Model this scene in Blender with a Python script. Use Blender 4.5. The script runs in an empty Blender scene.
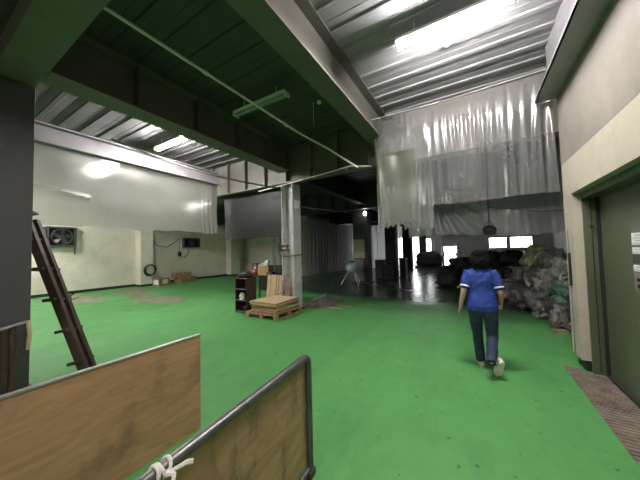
import bpy, bmesh, math, random
from mathutils import Vector, Matrix, noise
random.seed(7)
scn = bpy.context.scene
C = scn.collection
PI = math.pi

# ------------------------------------------------------------ view
vs = scn.view_settings
vs.view_transform = 'Standard'; vs.look = 'None'; vs.gamma = 1; vs.exposure = 2.05
vs.use_curve_mapping = False
scn.cycles.use_denoising = True
scn.cycles.max_bounces = 8
scn.cycles.transparent_max_bounces = 12
scn.cycles.sample_clamp_indirect = 4.0
scn.cycles.caustics_reflective = False
scn.cycles.caustics_refractive = False

# ------------------------------------------------------------ materials
def new_mat(name):
    m = bpy.data.materials.new(name); m.use_nodes = True
    nt = m.node_tree
    return m, nt, nt.nodes['Principled BSDF']

def N(nt, typ, **kw):
    n = nt.nodes.new(typ)
    for k, v in kw.items():
        if hasattr(n, k) and k not in n.inputs: setattr(n, k, v)
        else: n.inputs[k].default_value = v
    return n

def mat(name, col, rough=0.6, metal=0.0, var=0.25, scale=4.0, bump=0.0, bscale=40.0,
        dirt=None, dirt_amt=0.0, dscale=1.5, coat=0.0, stretch=(1, 1, 1), spec=0.5):
    m, nt, b = new_mat(name)
    L = nt.links
    tc = N(nt, 'ShaderNodeTexCoord')
    mp = N(nt, 'ShaderNodeMapping'); mp.inputs['Scale'].default_value = stretch
    L.new(tc.outputs['Object'], mp.inputs['Vector'])
    nz = N(nt, 'ShaderNodeTexNoise', Scale=scale, Detail=6.0, Roughness=0.6)
    L.new(mp.outputs[0], nz.inputs['Vector'])
    cr = N(nt, 'ShaderNodeValToRGB')
    cr.color_ramp.elements[0].position = 0.3; cr.color_ramp.elements[1].position = 0.7
    c = Vector(col)
    cr.color_ramp.elements[0].color = (*(c * (1 - var)), 1)
    cr.color_ramp.elements[1].color = (*[min(1, v * (1 + var)) for v in c], 1)
    L.new(nz.outputs['Fac'], cr.inputs['Fac'])
    out = cr.outputs['Color']
    if dirt:
        n2 = N(nt, 'ShaderNodeTexNoise', Scale=dscale, Detail=8.0, Roughness=0.65)
        L.new(mp.outputs[0], n2.inputs['Vector'])
        r2 = N(nt, 'ShaderNodeValToRGB')
        r2.color_ramp.elements[0].position = 0.5; r2.color_ramp.elements[1].position = 0.68
        r2.color_ramp.elements[0].color = (0, 0, 0, 1)
        r2.color_ramp.elements[1].color = (dirt_amt,) * 3 + (1,)
        L.new(n2.outputs['Fac'], r2.inputs['Fac'])
        mx = N(nt, 'ShaderNodeMix', data_type='RGBA')
        L.new(r2.outputs['Color'], mx.inputs[0]); L.new(out, mx.inputs[6])
        mx.inputs[7].default_value = (*dirt, 1)
        out = mx.outputs[2]
    L.new(out, b.inputs['Base Color'])
    b.inputs['Roughness'].default_value = rough
    b.inputs['Metallic'].default_value = metal
    b.inputs['Specular IOR Level'].default_value = spec
    b.inputs['Coat Weight'].default_value = coat
    if bump:
        n3 = N(nt, 'ShaderNodeTexNoise', Scale=bscale, Detail=4.0)
        L.new(mp.outputs[0], n3.inputs['Vector'])
        bp = N(nt, 'ShaderNodeBump', Strength=bump, Distance=0.02)
        L.new(n3.outputs['Fac'], bp.inputs['Height']); L.new(bp.outputs[0], b.inputs['Normal'])
    return m

def emis(name, col, strength):
    m, nt, b = new_mat(name)
    b.inputs['Base Color'].default_value = (*col, 1)
    b.inputs['Emission Color'].default_value = (*col, 1)
    b.inputs['Emission Strength'].default_value = strength
    return m

def plastic(name, tint, clear, transl, rough=0.25, hazescale=1.2, gloss=0.12, bump=0.25, blur=0.0):
    """dusty translucent sheet: part see-through, part scattering, glossy on top"""
    m, nt, b = new_mat(name); L = nt.links
    nt.nodes.remove(b)
    out = nt.nodes['Material Output']
    tc = N(nt, 'ShaderNodeTexCoord')
    nz = N(nt, 'ShaderNodeTexNoise', Scale=hazescale, Detail=5.0)
    L.new(tc.outputs['Object'], nz.inputs['Vector'])
    mr = N(nt, 'ShaderNodeMapRange'); mr.inputs[1].default_value = .3; mr.inputs[2].default_value = .7
    mr.inputs[3].default_value = clear * .8; mr.inputs[4].default_value = min(1, clear * 1.2)
    L.new(nz.outputs['Fac'], mr.inputs[0])
    n3 = N(nt, 'ShaderNodeTexNoise', Scale=9.0, Detail=3.0)
    mp = N(nt, 'ShaderNodeMapping'); mp.inputs['Scale'].default_value = (1, 1, .35)
    L.new(tc.outputs['Object'], mp.inputs['Vector']); L.new(mp.outputs[0], n3.inputs['Vector'])
    bp = N(nt, 'ShaderNodeBump', Strength=bump, Distance=0.03)
    L.new(n3.outputs['Fac'], bp.inputs['Height'])
    tr = N(nt, 'ShaderNodeBsdfTransparent'); tr.inputs['Color'].default_value = (*[min(1, .5 + t * .55) for t in tint], 1)
    tl = N(nt, 'ShaderNodeBsdfTranslucent'); tl.inputs['Color'].default_value = (*tint, 1)
    df = N(nt, 'ShaderNodeBsdfDiffuse'); df.inputs['Color'].default_value = (*tint, 1)
    gl = N(nt, 'ShaderNodeBsdfGlossy'); gl.inputs['Roughness'].default_value = rough
    gl.inputs['Color'].default_value = (.9, .9, .9, 1)
    for s in (df, gl, tl): L.new(bp.outputs[0], s.inputs['Normal'])
    m1 = N(nt, 'ShaderNodeMixShader'); m1.inputs[0].default_value = transl
    L.new(df.outputs[0], m1.inputs[1]); L.new(tl.outputs[0], m1.inputs[2])
    m2 = N(nt, 'ShaderNodeMixShader'); m2.inputs[0].default_value = gloss
    L.new(m1.outputs[0], m2.inputs[1]); L.new(gl.outputs[0], m2.inputs[2])
    if blur:
        rf = N(nt, 'ShaderNodeBsdfRefraction'); rf.inputs['IOR'].default_value = 1.12; rf.inputs['Roughness'].default_value = .6
        rf.inputs['Color'].default_value = (*[min(1, .5 + t * .5) for t in tint], 1)
        m4 = N(nt, 'ShaderNodeMixShader'); m4.inputs[0].default_value = blur
        L.new(m2.outputs[0], m4.inputs[1]); L.new(rf.outputs[0], m4.inputs[2]); m2 = m4
    m3 = N(nt, 'ShaderNodeMixShader')
    L.new(mr.outputs[0], m3.inputs[0]); L.new(m2.outputs[0], m3.inputs[1]); L.new(tr.outputs[0], m3.inputs[2])
    L.new(m3.outputs[0], out.inputs['Surface'])
    return m

def floor_mat():
    m, nt, b = new_mat('green_epoxy_floor'); L = nt.links
    tc = N(nt, 'ShaderNodeTexCoord')
    co = tc.outputs['Object']
    def noise_(s, d=6.0, r=.6, st=None):
        n = N(nt, 'ShaderNodeTexNoise', Scale=s, Detail=d, Roughness=r)
        if st:
            mp = N(nt, 'ShaderNodeMapping'); mp.inputs['Scale'].default_value = st
            L.new(co, mp.inputs['Vector']); L.new(mp.outputs[0], n.inputs['Vector'])
        else: L.new(co, n.inputs['Vector'])
        return n.outputs['Fac']
    def ramp(f, p0, p1, c0=(0, 0, 0), c1=(1, 1, 1)):
        r = N(nt, 'ShaderNodeValToRGB')
        r.color_ramp.elements[0].position = p0; r.color_ramp.elements[1].position = p1
        r.color_ramp.elements[0].color = (*c0, 1); r.color_ramp.elements[1].color = (*c1, 1)
        L.new(f, r.inputs['Fac']); return r.outputs['Color']
    def mixc(f, a, bb):
        x = N(nt, 'ShaderNodeMix', data_type='RGBA')
        L.new(f, x.inputs[0])
        for s, i in ((a, 6), (bb, 7)):
            if isinstance(s, tuple): x.inputs[i].default_value = (*s, 1)
            else: L.new(s, x.inputs[i])
        return x.outputs[2]
    def math_(op, a, bb=None, clamp=False):
        x = N(nt, 'ShaderNodeMath', operation=op); x.use_clamp = clamp
        for s, i in ((a, 0), (bb, 1)):
            if s is None: continue
            if isinstance(s, (int, float)): x.inputs[i].default_value = s
            else: L.new(s, x.inputs[i])
        return x.outputs[0]
    base = ramp(noise_(.9), .3, .7, (.078, .265, .078), (.102, .33, .10))
    fine = ramp(noise_(6.0, 8.0, .7), .35, .75, (.068, .22, .066), (.115, .345, .11))
    base = mixc(math_('MULTIPLY', noise_(2.0), .55), base, fine)
    scuff = ramp(noise_(2.2, 9.0, .75, (1, .35, 1)), .48, .72)
    base = mixc(math_('MULTIPLY', scuff, .42), base, (.05, .12, .06))
    spots = ramp(noise_(14.0, 2.0, .4), .70, .73)
    base = mixc(math_('MULTIPLY', spots, .6), base, (.02, .05, .025))
    # worn oval patches of bare grey-brown screed in the far bay
    sx = N(nt, 'ShaderNodeSeparateXYZ'); L.new(co, sx.inputs[0])
    edge = math_('MULTIPLY', math_('SUBTRACT', noise_(1.6, 8.0, .7), .5), 2.2)
    def oval(cx, cy, rx, ry):
        a = math_('DIVIDE', math_('SUBTRACT', sx.outputs[0], cx), rx)
        c = math_('DIVIDE', math_('SUBTRACT', sx.outputs[1], cy), ry)
        d = math_('SQRT', math_('ADD', math_('MULTIPLY', a, a), math_('MULTIPLY', c, c)))
        d = math_('ADD', d, edge)
        return math_('MULTIPLY', math_('SUBTRACT', 1.1, d), 4.0, True)
    patch = None
    for o in ((-9.9, 5.0, 1.5, .6), (-12.9, 3.6, 1.5, .8), (-12.9, 5.6, 1.3, .6)):
        v = oval(*o); patch = v if patch is None else math_('MAXIMUM', patch, v)
    base = mixc(math_('MULTIPLY', patch, .85), base, ramp(noise_(3.0), .35, .65, (.17, .15, .11), (.30, .26, .20)))
    # old bare grey floor beyond the painted area
    yy = math_('ADD', sx.outputs[1], math_('MULTIPLY', sx.outputs[0], .12))
    yy = math_('ADD', yy, math_('MULTIPLY', math_('SUBTRACT', noise_(.7), .5), 1.0))
    old = math_('MULTIPLY', math_('SUBTRACT', yy, 7.2), .9, True)
    lx = math_('MULTIPLY', math_('ADD', sx.outputs[0], 9.0), .8, True)
    old = math_('MULTIPLY', old, lx)
    base = mixc(old, base, ramp(noise_(1.3), .3, .7, (.024, .052, .034), (.048, .082, .058)))
    L.new(base, b.inputs['Base Color'])
    rr = math_('ADD', .40, math_('MULTIPLY', noise_(1.1, 5.0), .28))
    rr = math_('SUBTRACT', rr, math_('MULTIPLY', old, .30))
    rr = math_('ADD', rr, math_('MULTIPLY', patch, .3))
    L.new(rr, b.inputs['Roughness'])
    b.inputs['Specular IOR Level'].default_value = .22
    bp = N(nt, 'ShaderNodeBump', Strength=.12, Distance=.02)
    L.new(noise_(3.0, 5.0), bp.inputs['Height']); L.new(bp.outputs[0], b.inputs['Normal'])
    return m

def ply_mat(name, c0, c1, stain=.5, axis=(1, 1, 5), smudge=False):
    m, nt, b = new_mat(name); L = nt.links
    tc = N(nt, 'ShaderNodeTexCoord')
    mp = N(nt, 'ShaderNodeMapping'); mp.inputs['Scale'].default_value = axis
    mp.inputs['Rotation'].default_value = (.22, 0, 0)
    L.new(tc.outputs['Object'], mp.inputs['Vector'])
    n1 = N(nt, 'ShaderNodeTexNoise', Scale=2.2, Detail=9.0, Roughness=.65, Distortion=1.2)
    L.new(mp.outputs[0], n1.inputs['Vector'])
    r1 = N(nt, 'ShaderNodeValToRGB')
    r1.color_ramp.elements[0].position = .32; r1.color_ramp.elements[1].position = .7
    r1.color_ramp.elements[0].color = (*c0, 1); r1.color_ramp.elements[1].color = (*c1, 1)
    L.new(n1.outputs['Fac'], r1.inputs['Fac'])
    mp2 = N(nt, 'ShaderNodeMapping'); mp2.inputs['Scale'].default_value = (1, 2.6, 1) if smudge else (1, 1, 1)
    L.new(tc.outputs['Object'], mp2.inputs['Vector'])
    n2 = N(nt, 'ShaderNodeTexNoise', Scale=3.0, Detail=7.0, Roughness=.6)
    L.new(mp2.outputs[0], n2.inputs['Vector'])
    r2 = N(nt, 'ShaderNodeValToRGB')
    r2.color_ramp.elements[0].position = .52; r2.color_ramp.elements[1].position = .68
    r2.color_ramp.elements[0].color = (0, 0, 0, 1); r2.color_ramp.elements[1].color = (stain,) * 3 + (1,)
    L.new(n2.outputs['Fac'], r2.inputs['Fac'])
    mx = N(nt, 'ShaderNodeMix', data_type='RGBA')
    L.new(r2.outputs['Color'], mx.inputs[0]); L.new(r1.outputs['Color'], mx.inputs[6])
    mx.inputs[7].default_value = (.05, .04, .032, 1)
    L.new(mx.outputs[2], b.inputs['Base Color'])
    b.inputs['Roughness'].default_value = .62
    return m

M = {}
M['floor'] = floor_mat()
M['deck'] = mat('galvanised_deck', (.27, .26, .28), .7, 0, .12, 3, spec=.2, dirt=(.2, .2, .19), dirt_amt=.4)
M['deck_mid'] = mat('half_shaded_deck', (.12, .115, .12), .65, 0, .12, 3, spec=.3)  # same deck, with the dimmer light of the far bay put into its colour
M['deck_dark'] = mat('shaded_deck', (.052, .048, .046), .6, 0, .15, 3)  # same deck again, shade of the unlit bays painted into the colour
M['beam_dark'] = mat('dark_grey_steel_paint', (.12, .105, .092), .6, 0, .15, 3)
M['steel_green'] = mat('grey_green_steel_paint', (.115, .108, .092), .55, 0, .15, 3, dirt=(.06, .07, .05), dirt_amt=.4)
M['steel_white'] = mat('dull_white_steel_paint', (.29, .275, .295), .5, 0, .1, 3, dirt=(.3, .3, .28), dirt_amt=.4)
M['concrete'] = mat('grey_plaster', (.215, .19, .17), .8, 0, .16, 1.6, .15, 12, dirt=(.16, .155, .14), dirt_amt=.6, dscale=1.2)
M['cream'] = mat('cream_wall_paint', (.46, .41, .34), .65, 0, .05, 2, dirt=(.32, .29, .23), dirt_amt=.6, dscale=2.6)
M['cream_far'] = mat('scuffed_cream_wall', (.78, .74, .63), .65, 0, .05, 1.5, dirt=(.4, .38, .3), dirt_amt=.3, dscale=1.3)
M['rear_wall'] = mat('dirty_rear_wall', (.42, .41, .40), .8, 0, .2, 1.0)
M['base'] = mat('dark_skirting', (.02, .022, .02), .6)
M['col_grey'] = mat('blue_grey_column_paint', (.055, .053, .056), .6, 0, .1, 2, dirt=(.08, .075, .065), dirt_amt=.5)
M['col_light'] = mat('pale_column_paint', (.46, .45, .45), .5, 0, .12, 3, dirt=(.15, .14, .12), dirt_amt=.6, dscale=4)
M['door_green'] = mat('green_lift_door_paint', (.085, .10, .062), .38, 0, .12, 2, dirt=(.05, .06, .04), dirt_amt=.5, stretch=(1, 1, .4))
M['slot'] = mat('black_gap', (.008, .008, .008), .7)
M['grate'] = mat('worn_ribbed_plate', (.25, .20, .17), .6, .2, .3, 9, .3, 60, dirt=(.06, .045, .035), dirt_amt=.7, dscale=5)
M['pipe'] = mat('galvanised_pipe', (.66, .64, .62), .45, 0, .12, 8)
M['dark_pipe'] = mat('dull_dark_cable', (.05, .05, .048), .6)
M['lamp_body'] = mat('white_lamp_housing', (.75, .75, .75), .4, 0, .03)
M['lamp_green'] = mat('unlit_tube', (.24, .27, .22), .3, 0, .05)
M['tube'] = emis('lit_fluorescent_tube', (1, .96, .925), 135)
M['tube_dim'] = emis('weak_fill_tube', (1, .96, .925), 25)  # only for the fill lamps added in the rear hall
M['tube_faint'] = emis('faint_fluorescent_tube', (1, .96, .925), 8)
M['day'] = emis('daylight_pane', (.95, .97, 1.0), 2.2)
M['ply_a'] = ply_mat('plywood_brown', (.27, .155, .075), (.42, .26, .14), .45)
M['ply_b'] = ply_mat('plywood_smudged', (.27, .155, .085), (.48, .30, .165), .6, smudge=True)
M['ply_pale'] = ply_mat('plywood_pale', (.40, .29, .165), (.58, .44, .27), .12)
M['pallet_wood'] = mat('pallet_wood', (.30, .20, .10), .75, 0, .3, 6, .2, 40, stretch=(1, 1, 4))
M['old_wood'] = mat('dark_old_wood', (.045, .026, .018), .6, 0, .4, 6, .2, 40, dirt=(.09, .06, .045), dirt_amt=.4, dscale=9)
M['stick_wood'] = mat('weathered_timber', (.30, .21, .14), .75, 0, .3, 8)
M['tubeframe'] = mat('worn_steel_tube', (.13, .125, .125), .38, .6, .25, 9, dirt=(.08, .06, .05), dirt_amt=.5, dscale=8)
M['alu'] = mat('aluminium_edge', (.40, .39, .38), .4, .6, .15, 9)
M['rope'] = mat('white_cotton_tape', (.72, .68, .62), .85, 0, .08, 20, .3, 80)
M['shelf'] = mat('dark_brown_laminate', (.032, .017, .014), .5, 0, .15, 5)
M['card'] = mat('brown_cardboard', (.33, .22, .11), .8, 0, .1, 4)
M['card_tape'] = mat('beige_tape', (.5, .42, .28), .4)
M['black'] = mat('black_plastic', (.012, .012, .014), .35)
M['red'] = mat('red_plastic', (.5, .05, .03), .4)
M['paper'] = mat('white_paper', (.75, .76, .77), .7, 0, .05)
M['fan_metal'] = mat('grimy_fan_metal', (.10, .10, .095), .5, .5, .2, 8)
M['fan_blade'] = mat('dusty_fan_blade', (.09, .09, .08), .45, .5, .2, 8)
M['rubber'] = mat('hose_rubber', (.03, .03, .028), .5)
M['rust'] = mat('rusty_steel', (.055, .032, .022), .7, .2, .4, 12, .2, 60)
M['debris'] = mat('grey_netting', (.14, .12, .10), .85, 0, .5, 14, .5, 50)
M['tank'] = mat('blue_grey_tank', (.34, .44, .48), .25, .1, .2, 5)
M['darkstuff'] = mat('dark_sacking', (.022, .022, .022), .7, 0, .4, 5, .3, 20)
M['dark_steel'] = mat('dark_rear_steel', (.03, .032, .03), .6, 0, .2, 3)
M['sheet_front'] = plastic('clear_sheet_pleated', (.36, .36, .36), .62, .5, .2, gloss=.09, bump=.12)
M['sheet_yellow'] = plastic('yellowed_sheet', (.36, .37, .31), .60, .5, .35, gloss=.06, bump=.12)
M['sheet_left'] = plastic('hazy_sheet', (.34, .335, .31), .04, .5, .5, blur=.42, gloss=.05, bump=.1)
M['sheet_dark'] = plastic('grimy_sheet', (.02, .02, .019), .06, .2, .5, gloss=.03)
M['sheet_rear'] = plastic('silver_sheet', (.6, .6, .6), .2, .6, .35, gloss=.12)

# ------------------------------------------------------------ mesh helpers
def finish(name, bm, m, parent=None, smooth=False, bevel=0.0):
    me = bpy.data.meshes.new(name)
    bmesh.ops.recalc_face_normals(bm, faces=bm.faces[:])
    bm.to_mesh(me); bm.free()
    mats = m if isinstance(m, (list, tuple)) else [m]
    for x in mats: me.materials.append(x)
    if smooth:
        for p in me.polygons: p.use_smooth = True
        me.set_sharp_from_angle(angle=math.radians(38))
    o = bpy.data.objects.new(name, me); C.objects.link(o)
    if parent is not None: o.parent = parent
    if bevel:
        bv = o.modifiers.new('bevel', 'BEVEL'); bv.width = bevel; bv.segments = 2; bv.limit_method = 'ANGLE'
    return o

def BM(): return bmesh.new()

def box(bm, x0, x1, y0, y1, z0, z1, mtx=None, mi=0):
    v = [bm.verts.new((x, y, z)) for x in (x0, x1) for y in (y0, y1) for z in (z0, z1)]
    if mtx is not None:
        for q in v: q.co = mtx @ q.co
    for f in ((0, 1, 3, 2), (4, 6, 7, 5), (0, 4, 5, 1), (2, 3, 7, 6), (0, 2, 6, 4), (1, 5, 7, 3)):
        bm.faces.new([v[i] for i in f]).material_index = mi
    return bm

def frames(pts):
    pts = [Vector(p) for p in pts]; out = []
    up = Vector((0, 0, 1))
    n0 = None
    for i, p in enumerate(pts):
        t = (pts[min(i + 1, len(pts) - 1)] - pts[max(i - 1, 0)]).normalized()
        if n0 is None:
            n0 = t.cross(up)
            if n0.length < .05: n0 = t.cross(Vector((0, 1, 0)))
            n0.normalize()
        n0 = (n0 - t * n0.dot(t)).normalized()
        out.append((p, t, n0, t.cross(n0)))
    return out

def tube(bm, pts, r, seg=8, caps=True):
    rings = []
    fr = frames(pts)
    rs = r if isinstance(r, (list, tuple)) else [r] * len(fr)
    for (p, t, a, b), rr in zip(fr, rs):
        rings.append([bm.verts.new(p + a * math.cos(2 * PI * k / seg) * rr + b * math.sin(2 * PI * k / seg) * rr) for k in range(seg)])
    for i in range(len(rings) - 1):
        for k in range(seg):
            bm.faces.new((rings[i][k], rings[i][(k + 1) % seg], rings[i + 1][(k + 1) % seg], rings[i + 1][k]))
    if caps:
        bm.faces.new(rings[0]); bm.faces.new(rings[-1][::-1])
    return bm

def limb(bm, pts, radii, seg=16, side=None, caps=True):
    """tapering rounded tube; radii = (rx, ry) per point, rx along side (x axis by default)"""
    pts = [Vector(p) for p in pts]
    sd = Vector(side or (1, 0, 0))
    P, R, T = [], [], []
    n = len(pts)
    tang = [(pts[min(i + 1, n - 1)] - pts[max(i - 1, 0)]).normalized() for i in range(n)]
    rad = [(r, r) if not isinstance(r, tuple) else r for r in radii]
    if caps:
        for a in (80, 55, 28):
            s, c = math.sin(math.radians(a)), math.cos(math.radians(a))
            P.append(pts[0] - tang[0] * min(rad[0]) * s); R.append((rad[0][0] * c, rad[0][1] * c)); T.append(tang[0])
    for i in range(n):
        P.append(pts[i]); R.append(rad[i]); T.append(tang[i])
    if caps:
        for a in (28, 55, 80):
            s, c = math.sin(math.radians(a)), math.cos(math.radians(a))
            P.append(pts[-1] + tang[-1] * min(rad[-1]) * s); R.append((rad[-1][0] * c, rad[-1][1] * c)); T.append(tang[-1])
    rings = []
    for p, (rx, ry), t in zip(P, R, T):
        a = sd - t * sd.dot(t)
        if a.length < .1: a = Vector((0, 1, 0)) - t * t.y
        a.normalize(); b = t.cross(a)
        rings.append([bm.verts.new(p + a * math.cos(2 * PI * k / seg) * rx + b * math.sin(2 * PI * k / seg) * ry) for k in range(seg)])
    for i in range(len(rings) - 1):
        for k in range(seg):
            bm.faces.new((rings[i][k], rings[i][(k + 1) % seg], rings[i + 1][(k + 1) % seg], rings[i + 1][k]))
    bm.faces.new(rings[0][::-1]); bm.faces.new(rings[-1])
    return bm

def ball(bm, c, rx, ry, rz, sub=3, mtx=None):
    m = Matrix.Translation(c) @ (mtx or Matrix()) @ Matrix.Diagonal((rx, ry, rz, 1))
    bmesh.ops.create_icosphere(bm, subdivisions=sub, radius=1, matrix=m)
    return bm

def cyl(bm, c, r, h, seg=20, axis='Z', r2=None):
    m = Matrix.Translation(c)
    if axis == 'X': m = m @ Matrix.Rotation(PI / 2, 4, 'Y')
    if axis == 'Y': m = m @ Matrix.Rotation(PI / 2, 4, 'X')
    bmesh.ops.create_cone(bm, cap_ends=True, segments=seg, radius1=r, radius2=r if r2 is None else r2, depth=h, matrix=m)
    return bm

def torus(bm, c, R, r, axis='Z', seg=24, sg=8):
    pts = []
    for k in range(seg + 1):
        a = 2 * PI * k / seg
        if axis == 'Z': pts.append(Vector(c) + Vector((R * math.cos(a), R * math.sin(a), 0)))
        if axis == 'X': pts.append(Vector(c) + Vector((0, R * math.cos(a), R * math.sin(a))))
        if axis == 'Y': pts.append(Vector(c) + Vector((R * math.cos(a), 0, R * math.sin(a))))
    return tube(bm, pts, r, sg, False)

def grid(bm, nu, nv, f):
    g = [[bm.verts.new(f(i / nu, j / nv)) for j in range(nv + 1)] for i in range(nu + 1)]
    for i in range(nu):
        for j in range(nv):
            bm.faces.new((g[i][j], g[i + 1][j], g[i + 1][j + 1], g[i][j + 1]))
    return bm

def thing(name, label, cat, loc=(0, 0, 0), rz=0, group=None):
    o = bpy.data.objects.new(name, None); C.objects.link(o)
    o.location = loc; o.rotation_euler = (0, 0, rz); o.empty_display_size = .1
    o['label'] = label; o['category'] = cat
    if group: o['group'] = group
    return o

def tag(o, label, cat, group=None, kind=None):
    o['label'] = label; o['category'] = cat
    if group: o['group'] = group
    if kind: o['kind'] = kind
    return o

def struct(name, bm, m, **kw):
    o = finish(name, bm, m, **kw); o['kind'] = 'structure'; return o

def copy_thing(o, loc=None, label=None):
    c = o.copy(); C.objects.link(c)
    if loc is not None: c.location = loc
    if label: c['label'] = label
    for ch in list(o.children):
        d = ch.copy(); C.objects.link(d); d.parent = c
        for g in list(ch.children):
            e = g.copy(); C.objects.link(e); e.parent = d
    return c

# ------------------------------------------------------------ THE SETTING
ZD = 4.5
struct('floor', box(BM(), -15.2, 5.2, -5.2, 26, -.12, 0), M['floor'])

# corrugated deck: trapezoid ribs running along x, 0.355 m apart
def deck(x0, x1, y0, y1):
    bm = BM(); P = .355
    prof = []
    k0 = math.floor((y0 - 5.5) / P) - 1
    y = 5.5 + k0 * P
    while y < y1 + P:
        for dy, z in ((0, ZD), (.125, ZD), (.132, ZD + .008), (.14, ZD), (.255, ZD), (.268, ZD - .02), (.296, ZD - .02), (.303, ZD - .018), (.31, ZD - .02), (.336, ZD - .02), (.349, ZD)):
            yy = y + dy
            if y0 <= yy <= y1: prof.append((yy, z))
        y += P
    prof = [(y0, ZD)] + prof + [(y1, ZD)]
    lo = [[bm.verts.new((x, a, b)) for a, b in prof] for x in (x0, x1)]
    hi = [[bm.verts.new((x, a, ZD + .2)) for a, b in (prof[0], prof[-1])] for x in (x0, x1)]
    for i in range(len(prof) - 1):
        bm.faces.new((lo[0][i], lo[1][i], lo[1][i + 1], lo[0][i + 1]))
    bm.faces.new((hi[0][0], hi[0][1], hi[1][1], hi[1][0]))
    return bm
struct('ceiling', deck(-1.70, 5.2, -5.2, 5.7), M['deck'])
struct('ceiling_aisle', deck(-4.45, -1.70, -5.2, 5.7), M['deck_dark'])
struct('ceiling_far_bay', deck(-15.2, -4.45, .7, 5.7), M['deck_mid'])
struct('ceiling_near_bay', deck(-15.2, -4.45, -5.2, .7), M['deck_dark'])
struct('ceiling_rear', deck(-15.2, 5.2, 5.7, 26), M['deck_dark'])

# shell walls
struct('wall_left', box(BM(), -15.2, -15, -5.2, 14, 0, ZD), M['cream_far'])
struct('baseboard_left', box(BM(), -15, -14.985, -5, 14, 0, .12), M['base'])
struct('wall_rear_left', box(BM(), -15, -9.4, 14, 14.2, 0, ZD), M['cream_far'])
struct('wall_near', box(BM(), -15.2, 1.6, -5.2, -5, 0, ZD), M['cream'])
struct('wall_rear_side', box(BM(), -9.6, -9.4, 14.2, 26, 0, ZD), M['rear_wall'])
struct('wall_rear_right', box(BM(), 5, 5.2, 4.9, 26, 0, ZD), M['rear_wall'])
struct('wall_return', box(BM(), 1.62, 5.2, 4.85, 4.97, 0, ZD), M['rear_wall'])

# near right wall (x = 1.11): opening for the goods lift, y 1.9..4.53, z 0..2.26
bm = BM()
box(bm, 1.11, 1.62, -5.2, 1.9, 0, 2.72)
box(bm, 1.11, 1.62, 1.9, 4.53, 2.26, 2.72)
box(bm, 1.11, 1.62, 4.53, 4.87, .14, 2.72)
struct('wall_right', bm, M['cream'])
struct('wall_right_upper', box(BM(), 1.108, 1.62, -5.2, 4.87, 2.72, ZD), M['concrete'])
# green lift surround and door
bm = BM()
box(bm, 1.20, 1.34, 4.50, 4.53, 0, 2.26)
box(bm, 1.20, 1.34, 1.9, 1.98, 0, 2.26)
box(bm, 1.20, 1.34, 1.98, 4.50, 2.18, 2.26)
struct('trim_1', bm, M['door_green'], bevel=.004)
d = struct('door_1', box(BM(), 1.34, 1.38, 1.98, 4.50, .03, 2.18), M['door_green'])
bm = BM()
box(bm, 1.315, 1.341, 4.45, 4.498, .03, 2.18)
sl = finish('slide_slot', bm, M['slot'], d)
bm = BM()
for k in range(3): box(bm, 1.335, 1.341, 3.3 - k * .55 - .02, 3.3 - k * .55, .05, 2.17)
finish('panel_joint', bm, M['slot'], d)
bm = BM(); cyl(bm, (1.27, 4.485, 1.82), .018, .03, 12, 'Y'); box(bm, 1.268, 1.275, 4.494, 4.501, .03, 2.18); finish('latch_knob', bm, M['slot'], d)
struct('trim_2', box(BM(), 1.31, 1.38, 1.98, 4.50, 0, .03), M['dark_steel'])
# ribbed threshold plate
bm = BM()
box(bm, .95, 1.305, 1.2, 4.45, 0, .008); box(bm, .95, 1.105, 4.45, 4.62, 0, .008)
y = 1.24
while y < 4.6:
    box(bm, .955, 1.30 if y < 4.42 else 1.1, y, y + .022, .008, .016); y += .052
struct('trim_3', bm, M['grate'])

# steel girders ---------------------------------------------------------
def beam_y(x, y0, y1, zb, w, tw=.02, tf=.03, zt=ZD, stiff=None, ws=.13):
    bm = BM()
    box(bm, x - tw / 2, x + tw / 2, y0, y1, zb + tf, zt)
    box(bm, x - w / 2, x + w / 2, y0, y1, zb, zb + tf)
    box(bm, x - w / 2, x + w / 2, y0, y1, zt - .03, zt - .001)
    if stiff:
        y = stiff
        while y < y1:
            if y > y0: box(bm, x - ws, x + ws, y - .012, y + .012, zb + tf, zt - .03)
            y += 1.0
    return bm
def beam_x(y, x0, x1, zb, w, tw=.02, tf=.03, zt=ZD, stiff=None, ws=.12):
    bm = BM()
    box(bm, x0, x1, y - tw / 2, y + tw / 2, zb + tf, zt)
    box(bm, x0, x1, y - w / 2, y + w / 2, zb, zb + tf)
    if stiff:
        x = stiff
        while x < x1:
            if x > x0: box(bm, x - .02, x + .02, y - ws, y + ws, zb + tf, zt - .002)
            x += .8
    return bm
struct('trim_4', beam_y(-1.665, -5, 5.6, 3.85, .30, ws=.02), M['steel_green'])
struct('trim_5', beam_y(-4.42, .95, 5.6, 3.8, .38, stiff=.9, ws=.17), M['beam_dark'])
struct('trim_6', beam_y(-7.25, -5, 5.6, 3.85, .26, zt=4.24), M['steel_white'])
struct('trim_7', beam_x(5.72, -14.9, -1.2, 3.5, .22, stiff=-14.0), M['steel_green'])
struct('trim_8', box(BM(), -1.2, 5, 5.6, 5.9, 3.46, ZD - .001), M['concrete'])
struct('trim_9', beam_x(.70, -15, 1.1, 3.62, .32), M['beam_dark'])
bm = BM(); box(bm, .86, 1.107, -5, 4.87, 3.7, 3.73); box(bm, 1.02, 1.05, -5, 4.87, 3.73, ZD - .001); box(bm, .86, .872, -5, 4.87, 3.7, 3.745)
struct('trim_10', bm, M['steel_white'])
n = 11
for yy in (11.4, 17.0, 22.5):
    struct('trim_%d' % n, beam_x(yy, -14.9 if yy < 14 else -9.3, 5, 3.5, .3, stiff=-14), M['dark_steel']); n += 1
struct('trim_%d' % n, beam_y(-4.42, 5.85, 25.4, 3.7, .3), M['dark_steel']); n += 1
struct('trim_%d' % n, beam_y(-9.0, 5.85, 25.4, 3.9, .2), M['dark_steel']); n += 1
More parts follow.
